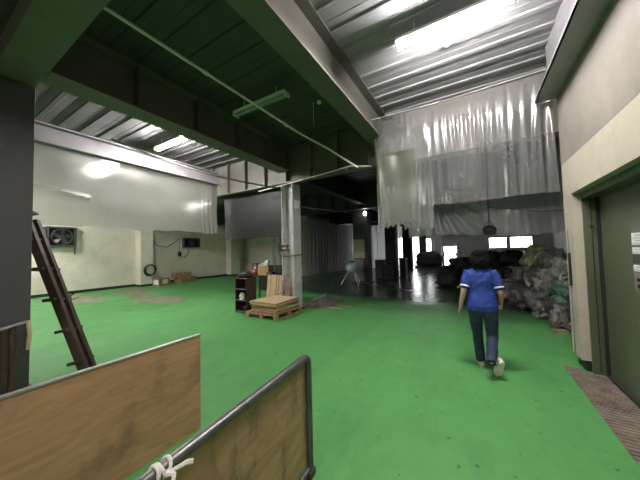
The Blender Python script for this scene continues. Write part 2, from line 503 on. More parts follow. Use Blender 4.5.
struct('trim_%d' % n, beam_y(.8, 6.0, 25.4, 3.9, .2), M['dark_steel']); n += 1

# rear wall with daylight openings
def wall_with_holes(x0, x1, y0, y1, z0, z1, holes):
    """holes: (xa, xb, za, zb) sorted, not overlapping in x"""
    bm = BM(); x = x0
    for a, b, c, d_ in sorted(holes):
        if a > x: box(bm, x, a, y0, y1, z0, z1)
        if c > z0: box(bm, a, b, y0, y1, z0, c)
        if d_ < z1: box(bm, a, b, y0, y1, d_, z1)
        x = b
    if x < x1: box(bm, x, x1, y0, y1, z0, z1)
    return bm
HOLES = [(-7.3, -5.2, .02, 2.7), (-5.0, -4.35, .02, 2.7), (-4.0, -3.3, .7, 2.5),
         (-2.35, -1.25, .02, 1.75), (1.05, 2.3, 1.45, 2.35), (2.45, 3.9, 1.45, 2.35)]
struct('wall_rear', wall_with_holes(-9.4, 5, 25.4, 25.6, 0, ZD, HOLES), M['rear_wall'])
for i, (a, b, c, d_) in enumerate(HOLES):
    w = struct('window_%d' % (i + 1), box(BM(), a, b, 25.56, 25.58, c, d_), M['day'])
    bm = BM(); t = .05
    box(bm, a, a + t, 25.36, 25.44, c, d_); box(bm, b - t, b, 25.36, 25.44, c, d_)
    box(bm, a + t, b - t, 25.36, 25.44, d_ - t, d_); box(bm, a + t, b - t, 25.36, 25.44, c, c + t)
    k = max(1, int((b - a) / .55))
    for j in range(1, k): xx = a + (b - a) * j / k; box(bm, xx - .02, xx + .02, 25.38, 25.42, c + t, d_ - t)
    if i in (4, 5):
        for j in range(1, 9): xx = a + (b - a) * j / 9; box(bm, xx - .02, xx + .02, 25.37, 25.41, c + t, c + .38)
    finish('window_frame', bm, M['dark_steel'], w)

# pillars against the cream wall, with dark feet
for i, (y0, y1, lab) in enumerate(((6.55, 7.15, 'cream wall pillar with a coiled hose hung on it'),
                                   (12.2, 13.0, 'plain cream wall pillar behind the cluttered desk'))):
    t = thing('wall_pillar', lab, 'pillar', (-14.75, (y0 + y1) / 2, 0), 0, 'cream pillars along the far wall')
    h = (y1 - y0) / 2
    finish('shaft', box(BM(), -.235, .3, -h, h, .1, ZD - .01), M['cream_far'], t, bevel=.01)
    finish('skirting', box(BM(), -.235, .31, -h - .01, h + .01, 0, .1), M['base'], t)

# ------------------------------------------------------------ COLUMNS
def h_section(w, d_, z0, z1, tf=.03):
    bm = BM()
    box(bm, -w / 2, -w / 2 + tf, -d_ / 2, d_ / 2, z0, z1)
    box(bm, w / 2 - tf, w / 2, -d_ / 2, d_ / 2, z0, z1)
    box(bm, -w / 2 + tf, w / 2 - tf, -.015, .015, z0, z1)
    return bm
t = thing('steel_column', 'pale steel column with clamped pipe bracket behind the stacked pallet', 'column', (-4.42, 5.85, 0))
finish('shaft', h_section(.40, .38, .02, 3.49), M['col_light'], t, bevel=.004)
bm = BM(); box(bm, -.26, .26, -.25, .25, 0, .02); finish('base_plate', bm, M['rust'], t)
bm = BM()
for zz in (1.64, 1.76): 
    tube(bm, [(-.24, -.22, zz), (.08, -.22, zz)], .022, 8)
tube(bm, [(-.24, -.235, 1.60), (-.24, -.235, 1.84)], .016, 8)
tube(bm, [(.02, -.225, 1.6), (.02, -.225, 1.8)], .016, 8)
finish('pipe_bracket', bm, M['rust'], t, True)
bm = BM(); tube(bm, [(-.22, -.23, 1.50), (0, -.25, 1.46), (.2, -.22, 1.48), (.23, 0, 1.5), (.23, .18, 1.5)], .012, 8)
finish('wire_band', bm, M['rust'], t, True)
bm = BM(); box(bm, .202, .27, -.12, .04, 2.78, 3.0); finish('switch_box', bm, M['paper'], t, bevel=.008)
bm = BM(); tube(bm, [(.2, -.16, .02), (.205, -.16, 1.6), (.205, -.16, 3.45)], .014, 6)
finish('conduit', bm, M['col_light'], t, True)

t = thing('steel_column', 'blue-grey column with a rusty bracket in front of the ladder', 'column', (-4.61, .66, 0))
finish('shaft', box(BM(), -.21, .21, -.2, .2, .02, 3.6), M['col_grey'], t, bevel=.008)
finish('base_plate', box(BM(), -.3, .3, -.3, .3, 0, .02), M['rust'], t)

# rear columns
t = thing('steel_column', 'dark column with a pale painted band behind the round tank', 'column', (-4.62, 11.9, 0))
finish('shaft', box(BM(), -.42, .30, -.28, .28, .02, 3.48), M['dark_steel'], t)
finish('painted_band', box(BM(), -.40, .16, -.30, -.28, 1.2, 2.1), M['cream'], t)
finish('lower_panel', box(BM(), -.42, .1, -.31, -.28, .1, 1.15), M['concrete'], t)
finish('base_plate', box(BM(), -.5, .4, -.4, .4, 0, .02), M['rust'], t)
t = thing('steel_column', 'black column with crates stacked around its foot', 'column', (-4.0, 14.6, 0))
finish('shaft', box(BM(), -.3, .3, -.25, .25, .02, 3.7), M['darkstuff'], t)
finish('base_plate', box(BM(), -.4, .4, -.35, .35, 0, .02), M['rust'], t)
t = thing('steel_column', 'middle black column standing against the bright daylight', 'column', (-4.3, 20.1, 0))
finish('shaft', box(BM(), -.3, .3, -.25, .25, .02, 3.7), M['darkstuff'], t)
finish('base_plate', box(BM(), -.4, .4, -.35, .35, 0, .02), M['rust'], t)
t = thing('steel_column', 'slim black column rising behind the covered machine', 'column', (-3.75, 23.4, 0))
finish('shaft', box(BM(), -.27, .27, -.2, .2, .02, 3.9), M['darkstuff'], t)
finish('base_plate', box(BM(), -.35, .35, -.3, .3, 0, .02), M['rust'], t)
t = thing('steel_column', 'pale slim column beside the covered machine', 'column', (-2.55, 23.6, 0))
finish('shaft', box(BM(), -.24, .24, -.2, .2, .02, 3.9), M['steel_white'], t)
finish('base_plate', box(BM(), -.35, .35, -.3, .3, 0, .02), M['rust'], t)

# ------------------------------------------------------------ LAMPS
def lamp(loc, lit, label, drop=.155):
    t = thing('fluorescent_lamp', label, 'ceiling lamp', loc, 0, 'fluorescent lamps under the metal deck')
    bm = BM(); box(bm, -.625, .625, -.075, .075, .0, .045); finish('housing', bm, M['lamp_body'], t, bevel=.01)
    for s in (-1, 1):
        bm = BM(); box(bm, s * .625 - .012, s * .625 + .012, -.07, .07, -.05, .02); finish('socket', bm, M['lamp_body'], t, bevel=.004)
        bm = BM(); cyl(bm, (0, s * .038, -.026), .016, 1.22, 12, 'X')
        finish('tube', bm, (M['tube_faint'] if lit == 3 else M['tube_dim'] if lit == 2 else M['tube']) if lit else M['lamp_green'], t, True)
        bm = BM(); cyl(bm, (s * .4, 0, .045 + drop / 2), .008, drop, 8); finish('hanger', bm, M['pipe'], t)
    return t
ZL = ZD - .21
lamp((-.14, 3.38, ZL), True, 'lit fluorescent tube lamp above the woman, under the pale ribbed deck')
lamp((-3.25, 3.42, ZL), False, 'unlit fluorescent lamp crossed by the long thin ceiling pipe')
lamp((-6.2, 3.46, ZL), True, 'lit fluorescent lamp seen between the two long steel beams')
lamp((-9.3, 3.35, ZL), True, 'glowing fluorescent lamp blurred behind the hazy plastic sheet')
lamp((-12.5, 8.8, ZL), 3, 'lit fluorescent lamp beyond the hazy sheet, above the smaller fan')
lamp((-3.0, 20.0, ZL), 2, 'added unseen fill lamp deep in the rear hall over the black columns')  # added to lift the rear floor and wall, hidden behind the hanging sheets
lamp((2.5, 18.5, ZL), 2, 'added unseen fill lamp deep in the rear hall above the high windows')  # also added to brighten the rear hall, out of sight above the sheet hems
lamp((-5.6, 23.4, ZL), 2, 'added unseen fill lamp close to the bright rear doorways')  # added fill for the rear wall, hidden by the ragged plastic
lamp((-.3, -3.1, ZL), True, 'lit fluorescent lamp over the entrance beside the lift wall')
lamp((-13.3, 1.7, ZL), True, 'added unseen fill lamp close to the cream wall behind the blue-grey column')  # added to brighten the cream wall, hidden by the near column
lamp((-12.8, -.6, ZL), True, 'added unseen fill lamp close to the cream wall, out beyond the blue-grey column')  # second fill added for the cream wall, outside the view

t = thing('smoke_detector', 'small round white detector on the pale deck beside the lit lamp', 'detector', (-.2, 3.95, ZD - .019))
bm = BM(); cyl(bm, (0, 0, -.02), .05, .04, 20, r2=.055); finish('body', bm, M['lamp_body'], t, True)
bm = BM(); cyl(bm, (0, 0, -.05), .03, .02, 16); finish('sensor', bm, M['lamp_body'], t, True)
t = thing('smoke_detector', 'small white detector with a hanging wire under the dark deck', 'detector', (-2.45, 4.2, ZD - .019))
bm = BM(); cyl(bm, (0, 0, -.02), .04, .04, 20); finish('body', bm, M['lamp_body'], t, True)
bm = BM(); tube(bm, [(-.12, -.02, 0), (-.12, -.02, -.45)], .005, 6); finish('wire', bm, M['pipe'], t)

# ------------------------------------------------------------ PIPES AND CABLES
t = thing('ceiling_pipe', 'long thin galvanised pipe hung lengthwise below the dark deck', 'pipe', (0, 0, 0))
bm = BM(); tube(bm, [(-3.12, -4.9, 4.1), (-3.1, 0, 4.1), (-3.08, 4.4, 4.1), (-2.61, 4.9, 3.79), (-2.27, 5.3, 3.53), (-2.19, 5.42, 3.47)], .021, 10); finish('pipe_run', bm, M['pipe'], t, True)
for yy in (-2.0, 2.2, 4.0):
    bm = BM(); cyl(bm, (-3.09, yy, 4.1), .03, .07, 12, 'Y'); finish('coupling', bm, M['pipe'], t, True)
    bm = BM(); cyl(bm, (-3.09, yy + .3, 4.3), .005, .38, 8); finish('hanger', bm, M['dark_pipe'], t)
t = thing('wall_pipe', 'thin pipe running crosswise under the deep steel crossbeam', 'pipe', (0, 0, 0))
bm = BM(); tube(bm, [(-5.3, 5.5, 3.36), (-4.0, 5.5, 3.44), (-2.4, 5.5, 3.56), (-1.9, 5.5, 3.46)], .018, 8); finish('pipe_run', bm, M['pipe'], t, True)
for xx in (-3.4, -2.5):
    bm = BM(); cyl(bm, (xx, 5.5, 3.52), .006, .16 if xx < -3 else .1, 8); finish('hanger', bm, M['pipe'], t)
bm = BM()
pts = []
A_, B_ = Vector((-7.1, 2.6, 4.3)), Vector((-4.66, 5.5, 3.38))
for k in range(17):
    f = k / 16; p = A_.lerp(B_, f); p.z -= .16 * math.sin(PI * f); pts.append(p)
tube(bm, pts, .022, 8)
tag(finish('hanging_cable', bm, M['dark_pipe'], None, True), 'dark thick cable slung from the white beam to the pale column', 'cable')
bm = BM(); pts = [(-4.15, 5.9, 2.86), (-3.9, 6.2, 2.80), (-3.6, 7.5, 2.84), (-3.7, 9.5, 2.9), (-4.2, 11.5, 2.95)]
tube(bm, pts, .02, 8)
tag(finish('hanging_cable', bm, M['dark_pipe'], None, True), 'dark cable strung from the switch box back to the far column', 'cable')
t = thing('wall_bulkhead_lamp', 'small lit lamp high on the dark column near the silver curtain', 'lamp', (-4.36, 11.55, 3.3))
bm = BM(); box(bm, -.06, .06, 0, .07, -.04, .1); finish('bracket', bm, M['dark_steel'], t)
bm = BM(); ball(bm, (0, -.03, 0), .075, .05, .09, 2); finish('bulb', bm, emis('lit_bulb', (1, 1, .97), 14), t, True)

# ------------------------------------------------------------ PLASTIC SHEETS
PLEATS = [(-.62, .5), (-.48, .7), (-.36, 1.0), (-.23, .7), (-.08, 1.0), (.03, .8), (.20, .7), (.30, .9), (.50, .9), (.56, .8), (.86, 1.1), (.93, .7), (1.05, .6)]
def front_sheet(u, v):
    x = -1.54 + u * 2.62; zt = 4.17 - .02 * u + .012 * math.sin(u * 15); zb = (2.38 + .02 * math.sin(u * 9) - .03 * u) if x > -.86 else 3.45
    z = zb + v * (zt - zb)
    y = 4.92
    fall = min(1, max(0, (3.6 - z) / .5)) * .9 + .1
    for px_, a in PLEATS:
        xx = px_ + (3.5 - z) * .03 * math.sin(px_ * 13)
        y -= a * .045 * math.exp(-((x - xx) / .028) ** 2) * fall * (.55 + .45 * min(1, max(0, (z - 2.3))))
    y += .05 * noise.noise((x * 1.5, z * .9, 3)) + .012 * min(1, max(.15, (x + .95) * 1.6)) * math.sin(x * 46 + 2.5 * math.sin(x * 3.1)) * min(1, max(0, (4.1 - z) * 2)) + .012 * noise.noise((x * 14, z * 1.2, 8))
    return (x, y, z)
fs = finish('plastic_sheet', grid(BM(), 330, 40, front_sheet), M['sheet_front'], None, True)
bm = BM(); tube(bm, [(-1.655, 4.92, 4.2), (-.3, 4.92, 4.165), (1.02, 4.92, 4.2)], .006, 6); finish('support_wire', bm, M['pipe'], fs, True)
tag(fs,
    'wide clear plastic sheet with bright upright pleats hung across the aisle', 'plastic sheet')
def yellow_sheet(u, v):
    z1 = 3.83; z0 = 2.13 + .05 * math.sin(u * 5) - .05 * (1 - u)
    z = z0 + v * (z1 - z0)
    xl = -1.50 - .14 * v; xr = -.84
    x = xl + u * (xr - xl)
    y = 4.98 + .006 * math.sin(u * 12 + v * 2) + .04 * noise.noise((x * 3, z * 1.5, 7))
    y -= .09 * (1 - v) * math.exp(-((u - .02) / .08) ** 2)
    return (x, y, z)
tag(finish('plastic_sheet', grid(BM(), 60, 40, yellow_sheet), M['sheet_yellow'], None, True),
    'yellowed plastic sheet hanging from the end of the green girder', 'plastic sheet')
def fringe(u, v):
    x = -2.05 + u * 1.3
    z0 = 2.02 + .16 * math.sin(u * PI) ** .5 * (1 if u < .5 else .3) + .03 * math.sin(u * 60)
    z = z0 + v * (4.478 - z0)
    return (x, 6.35 + .02 * math.sin(x * 50) + .05 * noise.noise((x * 3, z, 1)), z)
tag(finish('plastic_sheet', grid(BM(), 110, 20, fringe), M['sheet_rear'], None, True),
    'crumpled grey plastic with a ragged hem behind the yellowed sheet', 'plastic sheet')
def swag(u, v):
    x = -1.7 + u * 3.9
    z0 = 1.93 + .05 * math.sin(u * 7) - .02 * u + .015 * math.sin(u * 70)
    z = z0 + v * (4.478 - z0)
    y = 8.2
    # fan of folds running down from a gathered point
    fx, fz = -1.0, 3.3
    ang = math.atan2(x - fx, max(.05, fz - z))
    amp = .07 * math.exp(-((x + .55) / .75) ** 2)
    y += amp * math.sin(ang * 26) + .003 * math.sin(x * 37 + z * 2) + .08 * noise.noise((x * 1.2, z * 1.5, 9))
    return (x, y, z)
tag(finish('plastic_sheet', grid(BM(), 260, 40, swag), M['sheet_rear'], None, True),
    'sagging grey plastic with fanned folds beyond the pleated sheet', 'plastic sheet')
def left_sheet(u, v):
    y = -3.5 + u * 9.1
    z0 = 2.25 + .015 * math.sin(u * 90) + .02 * math.sin(u * 31)
    z = z0 + v * (3.86 - z0)
    x = -7.3 + .005 * math.sin(y * 9 + z) + .07 * noise.noise((y * 1.1, z * 1.5, 4)) + .02 * math.sin(y * 41) * (1 - v) * (1 if y > 5.0 else .06)
    x += .07 * math.exp(-((z - (3.05 - (y - .9) * .12)) / .04) ** 2) * (1 if y < 2.3 else 0)
    return (x, y, z)
tag(finish('plastic_sheet', grid(BM(), 240, 44, left_sheet), M['sheet_left'], None, True),
    'long hazy plastic sheet hung from the white beam before the fan wall', 'plastic sheet')
def dark_sheet(u, v):
    x = -7.3 + u * 2.6
    z0 = 2.05 + .02 * math.sin(u * 11)
    z = z0 + v * (3.49 - z0)
    return (x, 5.90 + .05 * noise.noise((x * 1.2, z * 1.0, 5)), z)
tag(finish('plastic_sheet', grid(BM(), 90, 20, dark_sheet), M['sheet_dark'], None, True),
    'dark grimy plastic sheet hanging under the crossbeam behind the desk', 'plastic sheet')
def curtain(x0, y0, x1, y1, z1, amp, fr, seed):
    d_ = Vector((x1 - x0, y1 - y0, 0)); Lg = d_.length; d_.normalize(); nrm = Vector((-d_.y, d_.x, 0))
    def f(u, v):
        s = u * Lg; z = .04 + v * (z1 - .04)
        o = amp * (math.sin(s * fr) + .5 * math.sin(s * fr * 2.3 + 1)) * (.7 + .3 * v) + .15 * noise.noise((s * .7, z * .8, seed))
        p = Vector((x0, y0, 0)) + d_ * s + nrm * o
        return (p.x, p.y, z)
    return f
tag(finish('plastic_curtain', grid(BM(), 320, 14, curtain(-9.1, 10.4, -8.8, 20.2, 3.6, .07, 13, 2)), M['sheet_rear'], None, True),
    'floor-length silvery pleated plastic curtain closing the dark bay', 'curtain')
tag(finish('plastic_curtain', grid(BM(), 200, 14, curtain(-8.7, 20.6, -5.0, 21.0, 3.6, .07, 13, 6)), M['sheet_rear'], None, True),
    'backlit pleated plastic curtain between the round tank and black columns', 'curtain')

# ------------------------------------------------------------ LEFT BAY THINGS
def wall_fan(y0, y1, z0, z1, label, dark=False):
    cy, cz = (y0 + y1) / 2, (z0 + z1) / 2; w, h = (y1 - y0) / 2, (z1 - z0) / 2
    t = thing('wall_fan', label, 'fan', (-15, cy, cz), 0, 'exhaust fans in the cream wall')
    bm = BM(); b = .06
    box(bm, 0, .18, -w, -w + b, -h, h); box(bm, 0, .18, w - b, w, -h, h)
    box(bm, 0, .18, -w + b, w - b, h - b, h); box(bm, 0, .18, -w + b, w - b, -h, -h + b)
    finish('frame', bm, M['fan_metal'], t, bevel=.006)
    finish('back_plate', box(BM(), .001, .02, -w + b, w - b, -h + b, h - b), M['slot'], t)
    R = min(w, h) - .09
    bm = BM(); torus(bm, (.14, 0, 0), R, .02, 'X', 32, 8); finish('ring', bm, M['fan_blade'], t, True)
    bm = BM(); cyl(bm, (.09, 0, 0), .08, .10, 16, 'X'); finish('hub', bm, M['fan_blade'], t, True)
    for k in range(5):
        bm = BM(); a = 2 * PI * k / 5
        m = Matrix.Rotation(a, 4, 'X') @ Matrix.Translation((.09, 0, 0)) @ Matrix.Rotation(.5, 4, 'Z')
        vs_ = [bm.verts.new(m @ Vector(p)) for p in ((0, -.05, .07), (0, .05, .07), (0, .15, R - .04), (0, -.03, R - .02))]
        v2 = [bm.verts.new(v.co + Vector((.006, 0, 0))) for v in vs_]
        bm.faces.new(vs_); bm.faces.new(v2[::-1])
        for i in range(4): bm.faces.new((vs_[i], vs_[(i + 1) % 4], v2[(i + 1) % 4], v2[i]))
        finish('blade', bm, M['fan_blade'], t)
    bm = BM()
    for a in (0, PI / 2, PI, 3 * PI / 2):
        tube(bm, [(.165, 0, 0), (.165, math.cos(a) * (R + .05), math.sin(a) * (R + .05))], .008, 6)
    torus(bm, (.165, 0, 0), R * .55, .006, 'X', 24, 6)
    finish('guard', bm, M['fan_metal'], t, True)
    return t
f1 = wall_fan(3.30, 4.22, 2.02, 2.86, 'large square exhaust fan in the cream wall near the ladder')
finish('side_shutter', box(BM(), 0, .12, -.62, -.48, -.42, .40), M['fan_metal'], f1, bevel=.005)
for yy in (.42, -.5):
    finish('bracket', box(BM(), 0, .03, yy, yy + .04, -.75, -.42), M['fan_metal'], f1)
wall_fan(9.05, 10.1, 1.98, 2.56, 'smaller dark exhaust fan beyond the hose pillar')

t = thing('hose_coil', 'dark coiled hose hung on the cream pillar', 'hose', (-14.38, 6.93, .8))
bm = BM(); 
for k in range(4): torus(bm, (.02 + k * .012, .02 * k, .01 * k), .27 - .02 * (k % 2), .022, 'X', 28, 8)
finish('coil', bm, M['rubber'], t, True)
bm = BM(); cyl(bm, (0, 0, .27), .018, .14, 10, 'X'); finish('hook', bm, M['rust'], t)
bm = BM()
tube(bm, [(-14.97, 7.3, 2.5), (-14.95, 7.6, 2.1), (-14.95, 8.1, 2.0), (-14.95, 8.6, 2.3), (-14.95, 8.8, 2.5)], .018, 6)
tag(finish('wall_cable', bm, M['rubber'], None, True), 'black cable sagging along the cream wall before the small fan', 'cable')
t = thing('wall_switch', 'small black switch box wired beneath the smaller fan', 'switch', (-14.99, 8.85, 1.6))
finish('box', box(BM(), 0, .1, -.08, .08, -.12, .12), M['black'], t, bevel=.01)
bm = BM(); tube(bm, [(.03, 0, .1), (.03, .02, .9)], .012, 6); tube(bm, [(.03, 0, -.1), (.03, .3, -.2), (.03, .55, .0), (.03, .55, .3)], .012, 6)
finish('wire', bm, M['rubber'], t, True)

def carton(loc, sx, sy, sz, rz, label, m='card'):
    t = thing('cardboard_box', label, 'box', loc, rz, 'boxes on the floor by the far wall')
    finish('body', box(BM(), -sx / 2, sx / 2, -sy / 2, sy / 2, 0, sz), M[m], t, bevel=.01)
    bm = BM(); box(bm, -sx / 2 - .002, sx / 2 + .002, -.03, .03, sz * .55, sz + .003); finish('tape', bm, M['card_tape'], t)
    return t
b1 = carton((-14.1, 7.38, 0), .5, .62, .36, .15, 'low carton with white sides beside the hose pillar')
finish('white_patch', box(BM(), .251, .255, -.12, .16, .08, .3), M['paper'], b1); finish('white_patch', box(BM(), -.15, .2, -.315, -.311, .06, .3), M['paper'], b1)
carton((-14.2, 8.75, 0), .6, .95, .30, .05, 'flat pale carton under the dark one near the wall')
carton((-14.25, 8.55, .302), .5, .9, .26, -.08, 'brown carton resting on the flat pale carton', 'pallet_wood')

# old wooden ladder / rack leaning on the near column
t = thing('wooden_ladder', 'dark old wooden ladder leaning behind the blue-grey column', 'ladder', (-4.50, 1.38, 0))
P0 = Vector((-.05, 0.07, .0)); P1 = Vector((-.87, -.36, 2.14))
ax = (P1 - P0).normalized(); side = Vector((-.73, .68, 0)); side = (side - ax * side.dot(ax)).normalized(); nn = ax.cross(side)
LM = Matrix((( side.x, nn.x, ax.x, P0.x), (side.y, nn.y, ax.y, P0.y), (side.z, nn.z, ax.z, P0.z), (0, 0, 0, 1)))
Ll = (P1 - P0).length
for s, nm in ((-1, 'side_rail'), (1, 'side_rail')):
    finish(nm, box(BM(), s * .075 - .034, s * .075 + .034, -.05, .05, .06, Ll, LM), M['old_wood'], t, bevel=.005)
for k in range(6):
    z = .22 + k * .45
    m = LM @ Matrix.Translation((0, .03, z)) @ Matrix.Rotation(.25, 4, 'X')
    finish('rung', box(BM(), -.17, .17, -.06, .07, -.02, .02, m), M['old_wood'], t, bevel=.004)
bm = BM(); tube(bm, [(-.62, .05, 1.05), (-.78, .0, .97), (-.80, .03, .93), (-.6, .1, .99)], .008, 6); finish('wire_hook', bm, M['rust'], t)

# rusty bracket on near column + dark board
t = thing('pipe_rack', 'rusty pipe rack standing against the blue-grey column', 'rack', (-4.3, .66, 0))
bm = BM(); tube(bm, [(.06, -.35, .80), (.06, .14, .90)], .016, 8); finish('crossbar', bm, M['alu'], t, True)
bm = BM(); tube(bm, [(.06, .14, .9), (.065, .135, .58)], .014, 8); tube(bm, [(.06, .13, .58), (.06, .08, .57)], .014, 8); finish('hook_arm', bm, M['rust'], t, True)
for yy in (-.30, -.06, .05):
    bm = BM(); tube(bm, [(.02, yy, 0), (.02, yy, .88)], .028, 10); finish('upright', bm, M['rust'], t, True)
bm = BM(); box(bm, -.03, .015, -.36, .06, .0, .80); finish('back_board', bm, M['old_wood'], t)
bm = BM(); tube(bm, [(.07, .15, .91), (.075, .165, .75), (.07, .15, .6)], .02, 6); finish('rag', bm, M['card_tape'], t, True)

# ------------------------------------------------------------ PLYWOOD PANELS
t = thing('plywood_barrier', 'brown plywood panel with a thin metal top edge', 'panel', (-2.23, .4, 0))
finish('board', box(BM(), -.012, .012, -1.4, 1.11, .0, .84), M['ply_a'], t)
bm = BM(); box(bm, -.018, .018, -1.4, 1.11, .84, .856); finish('edge_strip', bm, M['alu'], t, bevel=.003)
t = thing('framed_barrier', 'smudged plywood panel in a rounded steel tube frame', 'panel', (-.98, .46, 0), .08)
finish('board', box(BM(), -.030, -.012, -1.4, 1.12, .08, .82), M['ply_b'], t)
bm = BM(); R = .06; pts = [(0, -1.4, .84)]
pts += [(0, 1.13 - R + R * math.sin(a), .84 - R + R * math.cos(a)) for a in [i * PI / 12 for i in range(7)]]
pts += [(0, 1.13, .5), (0, 1.13, .0)]
tube(bm, pts, .024, 14); finish('tube_frame', bm, M['tubeframe'], t, True)
bm = BM(); tube(bm, [(0, -1.4, .06), (0, 1.11, .06)], .018, 10); finish('lower_rail', bm, M['tubeframe'], t, True)
bm = BM(); box(bm, -.012, .03, 1.085, 1.16, .0, .05); finish('foot_clamp', bm, M['rust'], t, bevel=.004)
# cotton tape tied round the frame
t = thing('cotton_tie', 'white cotton tape knotted round the steel tube frame', 'tie', (-.984, .53, .84), .08)
bm = BM()
for k, (dy, tl) in enumerate(((0, .25), (-.022, -.15), (-.04, .1))):
    pts = [(.026 * math.cos(a), dy + tl * .04 * math.sin(a * 1), .026 * math.sin(a)) for a in [i * 2 * PI / 14 for i in range(15)]]
    tube(bm, pts, .0065, 6)
finish('wraps', bm, M['rope'], t, True)
bm = BM(); ball(bm, (.028, -.01, -.006), .013, .013, .012, 2); finish('knot', bm, M['rope'], t, True)
bm = BM(); tube(bm, [(.03, -.01, -.004), (.05, .01, .004), (.068, .035, .012), (.085, .045, .014)], [.006, .007, .008, .009], 6); finish('tail', bm, M['rope'], t, True)
bm = BM(); tube(bm, [(.03, -.01, -.008), (.055, -.005, -.004), (.07, -.02, -.03), (.062, -.04, -.07), (.05, -.045, -.1)], .008, 6); finish('loop', bm, M['rope'], t, True)

# ------------------------------------------------------------ PALLET, BOARDS, SHELF, DESK
t = thing('wooden_pallet', 'wooden pallet on the green floor carrying flat boards', 'pallet', (-4.47, 5.13, 0), .02)
W, D = .49, .51
for k in range(5):
    x = -W + k * (2 * W - .10) / 4
    finish('deck_slat', box(BM(), x, x + .10, -D, D, .115, .135), M['pallet_wood'], t, bevel=.003)
for yy in (-D, -.045, D - .09):
    finish('crosspiece', box(BM(), -W, W, yy, yy + .09, .095, .115), M['pallet_wood'], t, bevel=.003)
    for xx in (-W, -.05, W - .1):
        finish('block', box(BM(), xx, xx + .10, yy, yy + .09, .018, .095), M['pallet_wood'], t, bevel=.003)
for xx in (-W, -.05, W - .1):
    finish('skid', box(BM(), xx, xx + .10, -D, D, 0, .018), M['pallet_wood'], t, bevel=.003)
z = .1352
LB = ['lowest flat board lying directly on the pallet', 'second board up in the stack on the pallet', 'thick middle board in the stack on the pallet',
      'board just beneath the topmost one on the pallet', 'topmost pale plywood board of the pallet stack']
for k, (th, dx, dy, rz, sx, sy) in enumerate(((.045, 0, 0, .01, .40, .46), (.05, .02, -.01, -.02, .41, .45), (.065, -.01, .02, .03, .40, .46), (.05, .01, -.02, -.01, .42, .46), (.05, -.02, 0, .02, .43, .47))):
    bm = BM()
    box(bm, -sx, sx, -sy, sy, 0, th * .45, None, 1); box(bm, -sx + .012, sx - .012, -sy + .012, sy - .012, th * .45, th * .6, None, 1); box(bm, -sx + .01, sx + .005, -sy + .006, sy - .01, th * .6, th - .004)
    o = finish('plywood_board', bm, [M['ply_pale'], M['pallet_wood']], None, bevel=.003)
    o.location = (-4.44 + dx, 5.14 + dy, z); o.rotation_euler = (0, 0, rz); z += th
    tag(o, LB[k], 'board', 'boards stacked on the pallet')

t = thing('bookshelf', 'dark brown open shelf unit beside the pallet', 'shelf', (-5.36, 5.0, 0))
finish('side_panel', box(BM(), -.22, -.20, -.17, .17, 0, .90), M['shelf'], t)
finish('side_panel', box(BM(), .20, .22, -.17, .17, 0, .90), M['shelf'], t)
finish('back_panel', box(BM(), -.20, .20, .155, .17, .02, .90), M['shelf'], t)
for zz in (.04, .33, .62): finish('shelf_board', box(BM(), -.20, .20, -.17, .155, zz, zz + .018), M['shelf'], t)
finish('top_panel', box(BM(), -.23, .23, -.18, .175, .90, .92), M['shelf'], t)
bm = BM(); 
for zz in (.04, .33, .62, .9): box(bm, -.2, .2, -.182, -.18, zz, zz + .014)
finish('edge_strip', bm, M['concrete'], t)
o = thing('paper_bundle', 'crumpled white paper bundle on the middle shelf', 'paper', (-5.42, 4.93, .3485))
bm = BM(); ball(bm, (0, 0, .09), .08, .06, .09, 3)
for v in bm.verts:
    v.co += Vector((.0, 0, 0)) + v.normal * .02 * noise.noise(v.co * 30)
    v.co.z = max(v.co.z, .0)
finish('crumpled_sheet', bm, M['paper'], o)
bm = BM(); box(bm, -.05, .09, -.06, .05, 0, .012); finish('folded_sheet', bm, M['paper'], o)
bm = BM(); box(bm, -.15, .0, -.1, .1, 0, .1)
o = finish('storage_tin', bm, M['black'], None, bevel=.01); o.location = (-5.25, 5.02, .0585); tag(o, 'small black tin on the lowest shelf', 'tin')
bm = BM(); ball(bm, (0, 0, .07), .24, .15, .10, 3)
for v in bm.verts:
    v.co += v.normal * .03 * noise.noise(v.co * 9); v.co.z = max(v.co.z, 0)
o = finish('dark_bag', bm, M['black'], None, True); o.location = (-5.36, 5.0, .9205); tag(o, 'black slumped bag on top of the brown shelf unit', 'bag')

# leaning cardboard / board beside shelf
m = Matrix.Rotation(-.12, 4, 'X')
bm = BM(); box(bm, -.30, .30, -.01, .01, .0, .93, m)
o = finish('leaning_board', bm, M['ply_pale'], None); o.location = (-5.0, 5.72, 0.003); tag(o, 'tall pale board with dark streaks leaning behind the pallet', 'board')
bm = BM()
for xx in (-.18, 0.03, .12):
    tube(bm, [(xx, -.02, .25), (xx + .05, .03, .6), (xx + .02, .09, .93)], .006, 5)
o.name = 'leaning_board'
c = finish('dark_cord', bm, M['rubber'], o)

